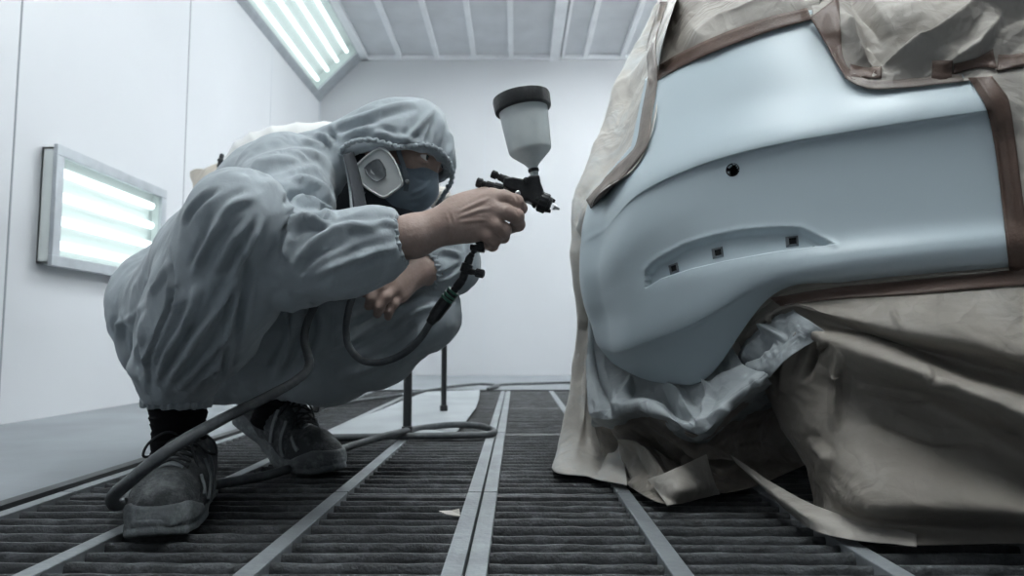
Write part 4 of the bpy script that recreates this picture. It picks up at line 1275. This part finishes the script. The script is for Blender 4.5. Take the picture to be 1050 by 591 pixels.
# ---- eyes, brow
for s in (1, -1):
    e = MB(); c = hl(.0795, .030 * s, -.0075)
    look = HF * .95 + HU * .25 - HR_ * .05; look /= np.linalg.norm(look)
    prof = [(-.0105 * math.cos(a) , max(.0105 * math.sin(a), .0001)) for a in np.linspace(0, math.pi, 14)]
    e.lathe(c, look, prof, 20)
    eo = e.build('eye', M['eye'], person, smooth=True, angle=80)
    i_ = MB(); prof = [(.0105 * math.cos(a) + .0004, max(.0105 * math.sin(a), .0001)) for a in np.linspace(.55, 0, 6)]
    i_.lathe(c, look, prof, 20); i_.build('iris', M['iris'], eo, smooth=True, angle=80)
    b = MB(); pts = crom([hl(.0985, .014 * s, .010), hl(.097, .028 * s, .0165), hl(.085,   .040 * s, .0125)], 14)
    b.tube(pts, [.0022, .0030, .0034, .0036, .0036, .0036, .0035, .0034, .0032, .003, .0026, .0022, .0018, .001], 8)
    b.build('eyebrow', M['hair'], person, smooth=True)

# ---- respirator
rs = Field(HO - .16, HO + .15, .0026)
rs.ell(hl(.070, 0, -.068), HM, (.040, .046, .046), k=0)
rs.cap(hl(.096, 0, -.031), hl(.101, 0, -.058), .011, .018, k=.02)
rs.cap(hl(.082, -.022, -.040), hl(.062, -.050, -.055), .014, .017, k=.02)
rs.cap(hl(.082, .022, -.042), hl(.062, .050, -.056), .012, .016, k=.02)
rs.cap(hl(.070, 0, -.108), hl(.092, 0, -.075), .028, .022, k=.03)
rs.cap(hl(.05, .03, -.075), hl(.03, .068, -.062), .028, .022, k=.02)
rs.cap(hl(.05, -.03, -.075), hl(.03, -.068, -.062), .028, .022, k=.02)
rs.cap(hl(.03, .03, -.10), hl(.06, .02, -.112), .03, .024, k=.03)
v, f = rs.mesh(); v = relax(v, f, 2)
n_ = vnormals(v, f)
v = px_folds(v, n_, [([(420, 200), (436, 192), (446, 182)], 3, .002), ([(418, 210), (432, 206), (442, 196)], 3, -.0016), ([(424, 178), (436, 182), (445, 180)], 2.5, .0016)])
resp = mesh_np('respirator', v, f, M['mask'], person)
FP = [(389, 151), (394, 151.5), (399, 155.5), (404.5, 163), (409.5, 173.5), (413.6, 186), (413.2, 190.5), (409, 194.5), (398, 202.5), (394, 204), (389.5, 203), (377, 195), (365.5, 186), (361.8, 180), (361.4, 174), (364, 169.5), (373, 161), (383, 153.5)]
cen_ = np.mean(FP, axis=0)
def plate(sc, d, tilt=0.0):
    out = []
    for (x, y) in FP:
        xx, yy = cen_ + (np.array([x, y]) - cen_) * sc
        out.append(P(xx, yy, d + (xx - cen_[0]) * -.0004 + (yy - cen_[1]) * .0003))
    return out
def rings(mb, lst, close=True):
    n = len(lst[0]); V = [p for r in lst for p in r]; Fs = []
    for i in range(len(lst) - 1):
        for k in range(n):
            k2 = (k + 1) % n
            Fs.append((i * n + k, i * n + k2, (i + 1) * n + k2, (i + 1) * n + k))
    Fs.append(tuple(range(n))); Fs.append(tuple((len(lst) - 1) * n + k for k in range(n)))
    return mb.add(V, Fs)
pm = MB()
rings(pm, [plate(.80, 1.235), plate(.97, 1.232), plate(1.0, 1.226), plate(1.0, 1.216), plate(.975, 1.2115), plate(.93, 1.2100), plate(.885, 1.2115), plate(.875, 1.2145), plate(.62, 1.2135)])
ca = pm.build('filter_cartridge', M['filter_white'], resp, smooth=True, angle=50)
WN = [(374, 172), (378, 168), (382.5, 165), (386, 163.6), (389, 164), (392, 168), (395, 173.5), (395.2, 180), (391, 184), (386.5, 186), (382, 184), (376, 178.5)]
wm = MB()
cw = np.mean(WN, axis=0)
def win(sc, d): return [P(*(cw + (np.array(p) - cw) * sc), d + (p[0] - cen_[0]) * -.0004 + (p[1] - cen_[1]) * .0003) for p in WN]
rings(wm, [win(1.08, 1.2150), win(1.08, 1.2105), win(1.0, 1.2100), win(.93, 1.2116), win(.5, 1.2114)])
wm.build('filter_window', M['filter_grey'], ca, smooth=True, angle=40)
cm = MB(); cm.lathe(P(392, 190, 1.245), HR_, [(-.03, .022), (0.005, .022), (.008, .02)], 24)
cm.build('filter_port', M['black'], resp, smooth=True)
st = MB()
for (l, w) in (([(407, 148, 1.222), (410, 160, 1.219), (414, 172, 1.222), (417, 186, 1.228), (416, 196, 1.235)], .0085),):
    pts = crom([P(*p) for p in l], 24)
    for i in range(23): st.beam(pts[i], pts[i + 1] + (pts[i + 1] - pts[i]) * .05, w, .0022, up=(.25, -1, .1))
st.build('strap', M['strap'], resp)
st = MB(); pts = crom([P(*p) for p in ((372, 196, 1.245), (368, 206, 1.25), (366, 214, 1.255))], 12); st.tube(pts, .006, 8); st.build('strap', M['strap'], resp, smooth=True)
cm = MB(); cm.lathe(P(418, 187, 1.224), (-.1, -1, .1), [(0, .0042), (.004, .0042), (.0055, .003)], 14); cm.build('buckle', M['filter_grey'], resp, smooth=True)

# ---- shoes and socks
def shoe(origin, fwd, bend, scale=1.0, toe_lift=0.0):
    o = np.array(origin, float); f = np.array(fwd, float); f /= np.linalg.norm(f)
    r = np.array([f[1], -f[0], 0.0]); r /= np.linalg.norm(r); u = np.array([0, 0, 1.0])
    cb, sb = math.cos(bend), math.sin(bend)
    def T(V):
        V = np.asarray(V, float) * scale
        x, y, z = V[:, 0].copy(), V[:, 1], V[:, 2].copy()
        # the back part rises about the ball of the foot
        w = sstep(-x, -.01, .05)
        a = bend * w
        zx = z - .02
        x2 = x * np.cos(a) + zx * np.sin(a) * 1.0
        z2 = -x * np.sin(a) + zx * np.cos(a) + .02
        return o + x2[:, None] * f + y[:, None] * r + z2[:, None] * u
    L = lambda fld: fld
    up = Field((-.24, -.075, -.005), (.12, .075, .17), .0026)
    up.chain([((-.175, 0, .042), .034), ((-.10, 0, .044), .036), ((-.03, 0, .040), .042), ((.030, .002, .034), .041), ((.064, .002, .029), .031)], k=.03)
    up.chain([((-.168, 0, .066), .034), ((-.138, 0, .082), .037)], k=.02)
    up.chain([((-.13, 0, .078), .036), ((-.07, 0, .064), .035), ((-.02, 0, .050), .036)], k=.02)
    up.cap((-.105, 0, .108), (-.078, 0, .092), .011, .013, k=.015, flat=((0, 1, 0), 1.9))
    sl, p = up.blk((-.24, -.08, .06), (.0, .08, .18))
    up.cap((-.145, 0, .165), (-.15, 0, .092), .045, .027, k=.008, op='sub')
    up.f = np.maximum(up.f, (.012 - np.meshgrid(*up.ax, indexing='ij')[2]).astype(np.float32))
    v, fc = up.mesh(); v = relax(v, fc, 2)
    vs_ = v.copy()
    ztop = lambda x, y: vs_[np.argsort((vs_[:, 0] - x) ** 2 + (vs_[:, 1] - y) ** 2 + np.where(vs_[:, 2] > .04, 0, 9))[:12], 2].max()
    yside = lambda x, z: np.abs(vs_[np.argsort((vs_[:, 0] - x) ** 2 + (vs_[:, 2] - z) ** 2)[:14], 1]).max()
    nn_ = vnormals(v, fc)
    v = v + nn_ * (.0012 * ridged(v * 38, 4.0))[:, None]
    ob = mesh_np('shoe', T(v), fc, M['shoe'], person)
    so_ = Field((-.24, -.08, -.012), (.12, .08, .06), .0026)
    X, Y, Z = np.meshgrid(*so_.ax, indexing='ij')
    d2 = np.full(X.shape, 1.0)
    foot = [(-.175, 0, .037), (-.10, -.002, .036), (-.03, .002, .049), (.025, .004, .050), (.060, .004, .041), (.074, .004, .031)]
    for (x0, y0, r0), (x1, y1, r1) in zip(foot[:-1], foot[1:]):
        t = np.clip(((X - x0) * (x1 - x0) + (Y - y0) * (y1 - y0)) / ((x1 - x0) ** 2 + (y1 - y0) ** 2), 0, 1)
        d2 = np.minimum(d2, np.hypot(X - x0 - t * (x1 - x0), Y - y0 - t * (y1 - y0)) - (r0 + (r1 - r0) * t))
    top = .026 + .006 * sstep(X, .03, .10) + .008 * sstep(-X, .06, .16)
    bot = .0 + .010 * sstep(X, .06, .11) 
    groove = .0022 * np.exp(-((Z - .012 - bot) / .0022) ** 2)
    so_.f = np.maximum(np.maximum(d2 + groove + .15 * np.maximum(Z - .02, 0), Z - top), bot - Z).astype(np.float32)
    v, fc = so_.mesh(); v = relax(v, fc, 1)
    mesh_np('sole', T(v), fc, M['sole'], ob)
    # rubber toe bumper
    tb = Field((-.02, -.08, .0), (.125, .08, .08), .0026)
    tb.chain([((-.01, .002, .030), .0475), ((.030, .002, .030), .0475), ((.064, .003, .026), .0385)], k=.02)
    X, Y, Z = np.meshgrid(*tb.ax, indexing='ij')
    lim = .046 - .42 * np.maximum(.062 - X, 0)
    tb.f = np.maximum(np.maximum(tb.f, Z - lim), np.maximum(.016 - Z, .0 - X)).astype(np.float32)
    v, fc = tb.mesh(); v = relax(v, fc, 2)
    mesh_np('toe_bumper', T(v), fc, M['sole'], ob)
    # side overlays
    for s in (-1, 1):
        for (x0, x1, z0, z1) in ((-.005, -.045, .030, .083), (-.055, -.075, .032, .092), (.035, .008, .045, .068)):
            pts = []
            for t in np.linspace(0, 1, 9):
                x = x0 + (x1 - x0) * t; z = z0 + (z1 - z0) * t
                # half width of the upper at this height
                hw = yside(x, z) + .0015
                pts.append((x, s * hw, z))
            P_ = T(np.array(pts)); ov = MB()
            for i in range(8): ov.beam(P_[i], P_[i + 1] + (P_[i + 1] - P_[i]) * .1, .009, .004, up=r * s)
            ov.build('overlay', M['overlay'], ob)
    lc = MB()
    tg = MB()
    for i, x in enumerate((.010, -.008, -.026, -.044, -.062)):
        wv = .023
        for s in (-1, 1):
            raw = [(x, s * wv), (x - .005, s * wv * .5), (x - .010, 0), (x - .015, -s * wv * .5), (x - .019, -s * wv)]
            pts = crom(T(np.array([(a_, b_, ztop(a_, b_) + .0016 + .001 * (2 - abs(j - 2))) for j, (a_, b_) in enumerate(raw)])), 16)
            lc.tube(pts, .0025, 7)
    # tongue
    tx = np.linspace(-.098, .016, 20); ty = np.linspace(-.017, .017, 9)
    Sg_ = np.array([[(x, y, ztop(x, y) + .0012 - 8 * y * y) for y in ty] for x in tx])
    tgo = mesh_np('tongue', T(Sg_.reshape(-1, 3)), grid_faces(20, 9), M['overlay'], ob)
    tm = tgo.modifiers.new('thickness', 'SOLIDIFY'); tm.thickness = .0025; tm.offset = 0
    k0 = np.array([-.078, 0, ztop(-.078, 0) + .004])
    for s in (-1, 1):
        pts = crom(T(np.array([k0, k0 + (.012, s * .022, .010), k0 + (.02, s * .045, -.004), k0 + (.022, s * .052, -.024), k0 + (.012, s * .035, -.022), k0 + (.003, s * .012, -.004), k0])), 34)
        lc.tube(pts, .0022, 7)
        pts = crom(T(np.array([k0, k0 + (.03, s * .014, -.002), k0 + (.06, s * .030, -.032), k0 + (.075, s * .040, -.062)])), 24)
        lc.tube(pts, .0022, 7)
    lc.tube(T(np.array([k0 + (-.004, -.006, 0), k0 + (.004, 0, .003), k0 + (.002, .006, 0)])), .0045, 8)
    lc.build('laces', M['lace'], ob, smooth=True, angle=80)
    return ob, T
near_fwd = np.array([.26, -.94, 0])
toe_pt = G(173, 556, .0)
nf = near_fwd / np.linalg.norm(near_fwd)
shoe(toe_pt - nf * .098 + np.array([-.020, 0, .0005]), near_fwd, 0.0, 1.06)
ball = G(287, 484, 0.0); tip = G(352, 487, 0.0)
ff = np.array([.27, -.155, 0]); fn = ff / np.linalg.norm(ff)
shoe(G(350, 486, 0) - fn * .112, ff, math.radians(25), 1.12)
def sock(l, n=46):
    mb = MB(); pts = crom([P(*p[:3]) for p in l], n); rr = crom([[p[3]] * 3 for p in l], n)[:, 0]
    rr = rr + .0009 * np.sin(np.arange(n) * 1.15) + .0006 * np.sin(np.arange(n) * 2.3)
    mb.tube(pts, rr, 28)
    return mb.build('sock', M['sock'], person, smooth=True, angle=80)
sock([(181, 402, 1.188, .046), (183, 425, 1.19, .046), (183, 442, 1.19, .042), (184, 462, 1.19, .045), (186, 480, 1.19, .044)])
sock([(288, 392, 1.572, .046), (286, 405, 1.575, .047), (282, 420, 1.58, .044), (276, 436, 1.585, .043)])
# ================================================================== SPRAY GUN
M['gun'] = mat('black_gun_metal', (.014, .015, .017), .42, metal=.3, bump=.12, bscale=300, dust=(.05, .053, .056), dscale=45, damt=.6)
M['cup'] = mat('milky_cup_plastic', (.68, .72, .715), .4, var=.14, vscale=28, col2=(.58, .63, .63), spec=.4)
M['steel'] = mat('bare_steel', (.55, .56, .57), .3, metal=1.0)
M['hose'] = mat('grey_rubber_hose', (.055, .062, .068), .55, bump=.15, bscale=90, dust=(.13, .145, .155), dscale=26, damt=.7)
M['green'] = mat('green_plastic_ring', (.03, .13, .085), .45, dust=(.10, .14, .13), dscale=60, damt=.4)
GD = 1.062
g7 = lambda x, y, d=GD: P(470 + x / 2.954, 70 + y / 2.954, d)
pxm = GD / 700.0
gun = empty('spray_gun', g7(120, 470), 'black gravity feed spray gun with white paint cup held in the right hand', 'spray gun')
c0, c1 = g7(230, 322), g7(187.5, 75)
ax = c1 - c0; ax /= np.linalg.norm(ax)
cup = MB()
cup.lathe(c0, ax, [(-.004, .0066), (.010, .0068), (.0125, .0085), (.0175, .012), (.0335, .0300), (.0372, .0332), (.041, .0343), (.075, .0370), (.112, .0396), (.112, .036)], 48)
cp = cup.build('paint_cup', M['cup'], gun, smooth=True, angle=50)
lid = MB()
kn = lambda a, hh: .012 * (1 if math.sin(a * 18) > .35 else 0) * (1 if .108 < hh < .127 else 0)
lid.lathe(c0, ax, [(.1045, .0405), (.1045, .0440), (.1065, .0452), (.1075, .0452), (.1255, .0458), (.128, .0452), (.1295, .042), (.1300, .030), (.1315, .012), (.1345, .0065), (.1345, .0002)], 144, wob=kn)
lid.build('lid', M['gun'], cp, smooth=True, angle=35)
rg = MB(); rg.lathe(c0, ax, [(.004, .0082), (.0055, .0088), (.0085, .0088), (.0095, .0078)], 24); rg.build('cup_nut', M['gun'], gun, smooth=True, angle=40)
# body casting
dp = np.array([0, .026, 0])
b = MB()
b.prism([g7(x, y, GD - .013) for x, y in ((138, 330), (165, 328), (205, 336), (214, 324), (246, 322), (250, 345), (262, 378), (268, 398), (250, 418), (225, 408), (206, 398), (196, 404), (182, 392), (178, 374), (150, 364), (134, 352))], dp)
bd = b.build('gun_body', M['gun'], gun, bevel=.0035)
b = MB()
t = g7(300, 425) - g7(238, 400); t /= np.linalg.norm(t)
b.lathe(g7(228, 396), t, [(0, .0105), (.004, .0135), (.0075, .0135)], 32)
b.lathe(g7(246, 403), t, [(-.001, .0135), (.0005, .0158), (.012, .0158), (.0135, .0150), (.0135, .0130), (.0185, .0115), (.0195, .006)], 60, wob=lambda a, h_: .03 * math.sin(a * 14) if 0 < h_ < .0125 else 0)
ac = b.build('air_cap', M['gun'], gun, smooth=True, angle=35)
for s in (-1, 1):
    n_ = np.cross(t, np.array([0, 1.0, 0]))
    q0 = g7(246, 403) + t * .0125 + n_ * s * .0105
    b = MB(); b.beam(q0, q0 + t * .010 - n_ * s * .002, .007, .005, up=n_); b.build('air_horn', M['gun'], ac, bevel=.001)
b = MB(); b.lathe(g7(288, 420), t, [(0, .0046), (.004, .0044), (.0045, .0028), (.0085, .0026), (.0105, .0012)], 18); b.build('nozzle', M['steel'], gun, smooth=True, angle=40)
# knobs at the rear
def knob(a_, b_, prof, n=36, rip=14):
    t = b_ - a_; t /= np.linalg.norm(t)
    k = MB(); k.lathe(a_, t, prof, n, wob=lambda an, h_: .05 * math.sin(an * rip)); return k
knob(g7(100, 319), g7(150, 341), [(0, .0045), (.001, .0062), (.0095, .0062), (.0105, .0042), (.013, .0042), (.0135, .0056), (.020, .0056), (.021, .0062), (.030, .0064)]).build('control_knob', M['gun'], gun, smooth=True, angle=30)
knob(g7(54, 345), g7(172, 380), [(0, .0055), (.0012, .0074), (.0095, .0076), (.0105, .0050), (.016, .0052), (.0165, .0068), (.029, .0070), (.030, .0082), (.045, .0084)]).build('control_knob', M['gun'], gun, smooth=True, angle=30)
b = MB(); b.lathe(g7(180, 379, GD - .0135), (0, -1, 0), [(-.002, .0042), (.002, .0042), (.0028, .003)], 16); b.build('screw', M['steel'], gun, smooth=True, angle=40)
b = MB(); b.lathe(g7(205, 340, GD - .0135), (0, -1, 0), [(-.002, .005), (.0015, .005), (.002, .004)], 16); b.build('screw', M['gun'], gun, smooth=True, angle=40)
# handle and trigger
b = MB(); hp = crom([g7(170, 372), g7(142, 425), g7(105, 482), g7(66, 540)], 14)
for i in range(13):
    b.beam(hp[i], hp[i + 1] + (hp[i + 1] - hp[i]) * .12, .021, .019, up=(.8, 0, .6))
b.build('handle', M['gun'], gun, bevel=.003)
b = MB(); b.prism([g7(x, y, GD - .009) for x, y in ((36, 532), (82, 536), (78, 556), (34, 550))], (0, .02, 0)); b.build('handle_foot', M['gun'], gun, bevel=.002)
b = MB(); tp = crom([g7(200, 380), g7(197, 410), g7(190, 440), g7(172, 475), g7(150, 489), g7(140, 486)], 30)
for i in range(29): b.beam(tp[i], tp[i + 1] + (tp[i + 1] - tp[i]) * .15, .010, .0052, up=(0.2, 0, 1) if i > 18 else (1, 0, .2))
b.build('trigger', M['gun'], gun)

# ------------------------------------------------------------------ air hose
g5 = lambda x, y, d: P(330 + x / 3.476, 230 + y / 3.476, d)
gnd = lambda x, y, z=.0105: G(x, y, z)
route = [g5(392, 342, 1.085), g5(378, 366, 1.09), g5(355, 402, 1.095), g5(318, 442, 1.10), g5(268, 474, 1.11), g5(200, 494, 1.12), g5(140, 484, 1.13), g5(98, 440, 1.135), g5(87, 390, 1.135), g5(90, 335, 1.13), g5(104, 275, 1.13), g5(124, 225, 1.135), P(366, 282, 1.15), P(356, 275, 1.20), P(342, 288, 1.26), P(322, 315, 1.29), P(312, 345, 1.29),
         P(317, 374, 1.26), P(304, 390, 1.21), P(270, 409, 1.14), P(230, 429, 1.05), P(190, 451, .99), P(158, 473, .965), P(133, 494, .97), P(119, 506, 1.00), P(115, 513, 1.04), P(119, 518, 1.09)]
route += [gnd(132, 515), gnd(165, 507), gnd(228, 496), gnd(280, 486), gnd(325, 470), gnd(352, 460.5), gnd(380, 451.5, .02), gnd(404, 445, .03), P(430, 439.5, 2.14), P(462, 436, 2.14), P(488, 436.5, 2.10), gnd(503, 440.5, .012), gnd(507, 443.5), gnd(498, 446), gnd(470, 446.6), gnd(430, 447.2), gnd(385, 448), gnd(330, 449), gnd(262, 449.3)]
route = np.array(route)
nr_ = len(route)
rad = np.interp(np.arange(nr_), [0, 12, 17, 24, nr_], [.0058, .0060, .0082, .0095, .0100])
hp = crom(route, 520); hr = crom([[r] * 3 for r in rad], 520)[:, 0]
hose = empty('air_hose', gnd(228, 496, 0), 'grey air hose looping from the spray gun past the front shoe over the grating', 'hose')
b = MB(); b.tube(hp, hr, 14); b.build('hose_line', M['hose'], hose, smooth=True, angle=80)
def stick(name, a_, b_, prof, m_, parent, n=24, wob=None):
    t = b_ - a_; L = np.linalg.norm(t); k = MB(); k.lathe(a_, t / L, [(x * L, r) for x, r in prof], n, wob=wob)
    return k.build(name, m_, parent, smooth=True, angle=35)
stick('air_inlet', g5(548, 88, 1.062), g5(524, 125, 1.065), [(0, .0048), (.25, .0048), (.3, .0036), (.45, .0036), (.5, .0050), (.7, .0050), (.75, .0038), (1, .0038)], M['gun'], hose)
stick('regulator', g5(530, 112, 1.065), g5(500, 205, 1.07), [(0, .0050), (.1, .0066), (.3, .0066), (.33, .0092), (.62, .0092), (.66, .0068), (.9, .0064), (1, .0050)], M['gun'], hose, 12)
stick('regulator_knob', g5(512, 165, 1.066), g5(578, 178, 1.058), [(0, .005), (.35, .005), (.4, .0042), (.55, .0042), (.58, .0066), (.95, .0068), (1, .005)], M['gun'], hose, 48, wob=lambda a, h_: .05 * math.sin(a * 12))
stick('coupling', g5(502, 198, 1.069), g5(462, 248, 1.075), [(0, .0056), (.1, .0070), (.55, .0070), (.6, .0058), (1, .0072)], M['gun'], hose)
for (x, y) in ((468, 240), (456, 254), (447, 266)):
    t_ = g5(440, 275, 1.08) - g5(475, 232, 1.075); t_ /= np.linalg.norm(t_)
    k = MB(); k.lathe(g5(x, y, 1.077), t_, [(-.0022, .0088), (-.0016, .0108), (.0016, .0108), (.0022, .0088)], 28); k.build('green_ring', M['green'], hose, smooth=True, angle=35)
stick('hose_grip', g5(470, 238, 1.076), g5(385, 352, 1.086), [(0, .0070), (.05, .0096), (.3, .0096), (.34, .0108), (.8, .0100), (.86, .0085), (1, .0070)], M['gun'], hose, 30, wob=lambda a, h_: .04 * math.sin(a * 10))

# ================================================================== THINGS BEHIND
M['white_part'] = mat('white_painted_part', (.80, .80, .78), .35, var=.04)
M['cream'] = mat('cream_masking_film', (.68, .62, .54), .6, var=.12, vscale=8)
M['sheetgrey'] = mat('dusty_cardboard', (.34, .365, .385), .85, var=.15, vscale=4, bump=.2, bscale=40)
M['stand'] = mat('dark_stand_tube', (.035, .038, .042), .5, metal=.4)
pn = empty('painted_panel', P(330, 215, 2.45), 'white car panel on a stand behind the squatting painter, its arched top above his back', 'car panel')
S = net([[P(*c) for c in r] for r in [
 [(221,188,2.62),(240,150,2.58),(272,135,2.56),(318,128,2.55),(368,131,2.56),(418,155,2.58),(449,200,2.62)],
 [(222,186,2.50),(238,149,2.42),(270,132,2.38),(318,125.5,2.36),(370,129,2.38),(420,153,2.42),(451,199,2.5)],
 [(228,196,2.42),(246,162,2.34),(276,146,2.30),(320,140,2.28),(368,144,2.30),(414,166,2.34),(446,205,2.42)],
 [(238,215,2.40),(258,190,2.33),(285,176,2.29),(322,172,2.27),(364,174,2.29),(405,190,2.33),(438,216,2.40)],
 [(244,230,2.44),(264,212,2.38),(290,202,2.35),(324,198,2.34),(360,200,2.35),(398,212,2.38),(430,228,2.44)]]], 140, 60)
ribs = .006 * np.abs(np.sin(np.linspace(0, 1, 140) * 3.14 * 11))[None, :] * np.ones((60, 1)) * (np.linspace(0, 1, 60) < .6)[:, None]
S = S + grid_normals(S) * ribs[..., None]
o = mesh_np('panel_skin', S.reshape(-1, 3), grid_faces(60, 140), M['white_part'], pn)
s_ = o.modifiers.new('thickness', 'SOLIDIFY'); s_.thickness = .004; s_.offset = 0
k = MB(); k.tube(crom([P(*c) for c in ((228, 158, 2.40), (226, 166, 2.40), (225, 174, 2.40), (222, 180, 2.41))], 12), [.006, .009, .007, .012, .008, .01, .011, .006, .009, .01, .008, .005], 9)
k.build('edge_clip', M['stand'], pn, smooth=True)
def bunch(name, pts, mat_, seed, label, parent=None):
    S = net([[P(*c) for c in r] for r in pts], 60, 60)
    n_ = grid_normals(S)
    S = S + n_ * (.035 * crumple(S, 9, seed) + .012 * crumple(S, 24, seed + 3))[..., None]
    o = mesh_np(name, S.reshape(-1, 3), grid_faces(60, 60), mat_, parent)
    s_ = o.modifiers.new('thickness', 'SOLIDIFY'); s_.thickness = .002; s_.offset = 0
    return o
bunch('masking_film', [[(199,178,2.52),(206,172,2.47),(217,167,2.44),(229,168,2.42)], [(198,188,2.50),(207,182,2.42),(219,178,2.38),(232,180,2.38)], [(197,202,2.50),(208,200,2.42),(222,198,2.38),(236,200,2.38)], [(200,225,2.5),(212,226,2.44),(226,226,2.4),(240,226,2.4)]], M['cream'], 61, None, pn)
bunch('masking_film', [[(434,196,2.50),(444,192,2.46),(453,191,2.44),(461,196,2.5)], [(432,206,2.42),(444,202,2.36),(455,202,2.36),(464,207,2.42)], [(430,216,2.42),(444,214,2.36),(456,214,2.36),(466,217,2.42)], [(430,230,2.45),(444,230,2.4),(456,230,2.4),(466,230,2.45)]], M['paper'], 67, None, pn)
stnd = empty('panel_stand', G(380, 430, 0), 'dark tube stand whose thin legs show behind the painter\'s knee', 'stand')
pl_ = [(417.5, 443.5), (455, 420.5), (285, 443.5), (325, 420.5)]
tops = []
for (x, y) in pl_:
    g0 = G(x, y, .0165); tp_ = np.array([g0[0] , g0[1], .80]); tops.append(tp_)
    k = MB(); k.tube([g0, tp_], .013 if y > 430 else .011, 12); lg_ = k.build('leg', M['stand'], stnd, smooth=True, angle=40)
    k = MB(); k.lathe(g0 - np.array([0, 0, .003]), (0, 0, 1), [(0, .016), (.02, .016), (.022, .013)], 14); k.build('foot', M['black'], lg_, smooth=True, angle=40)
k = MB()
for a, b_ in ((0, 1), (1, 3), (3, 2), (2, 0)): k.beam(tops[a], tops[b_], .02, .02)
k.build('top_frame', M['stand'], stnd)

# sheet lying over the grating
poly = [(324, 449.3), (368, 431), (412, 412.5), (438, 402.5), (492, 400.8), (491, 410), (488, 419), (478, 433), (466, 446.2), (420, 447.2)]
bm = bmesh.new()
vs = [bm.verts.new(G(x, y, .006)) for x, y in poly]
fc = bm.faces.new(vs)
bmesh.ops.triangulate(bm, faces=[fc])
bmesh.ops.subdivide_edges(bm, edges=bm.edges[:], cuts=5, use_grid_fill=True)
for v in bm.verts: v.co.z += .004 * float(noise3(np.array(v.co) * 4.0)) + .003
me = bpy.data.meshes.new('cardboard_sheet'); bm.to_mesh(me); bm.free()
o = link('cardboard_sheet', me, M['sheetgrey']); tag(o, 'pale grey cardboard sheet lying on the grating behind the painter', 'cardboard')
s_ = o.modifiers.new('thickness', 'SOLIDIFY'); s_.thickness = .004; s_.offset = 0
# thin cable along the back of the pit
k = MB(); k.tube(crom([G(x, y, .012) for x, y in ((300, 425), (323, 420), (350, 414), (410, 405), (443, 400), (464, 396.5), (493, 394), (511, 396), (500, 399), (512, 395), (545, 393.5), (589, 392.5), (640, 393))], 160), .008, 8)
o = k.build('floor_cable', M['hose'], None, smooth=True, angle=80); tag(o, 'thin dark cable on the floor by the far end of the pit', 'cable')
k = MB(); k.prism([G(x, y, .001) for x, y in ((450, 525), (460, 524.6), (471, 525.6), (472, 530.5), (458, 528.5))], (0, 0, .0015))
o = k.build('paper_scrap', M['paper_pale'], None); tag(o, 'small pale paper scrap lying on the grating left of the middle bar', 'paper scrap')
o.data.vertices[2].co.z += .006
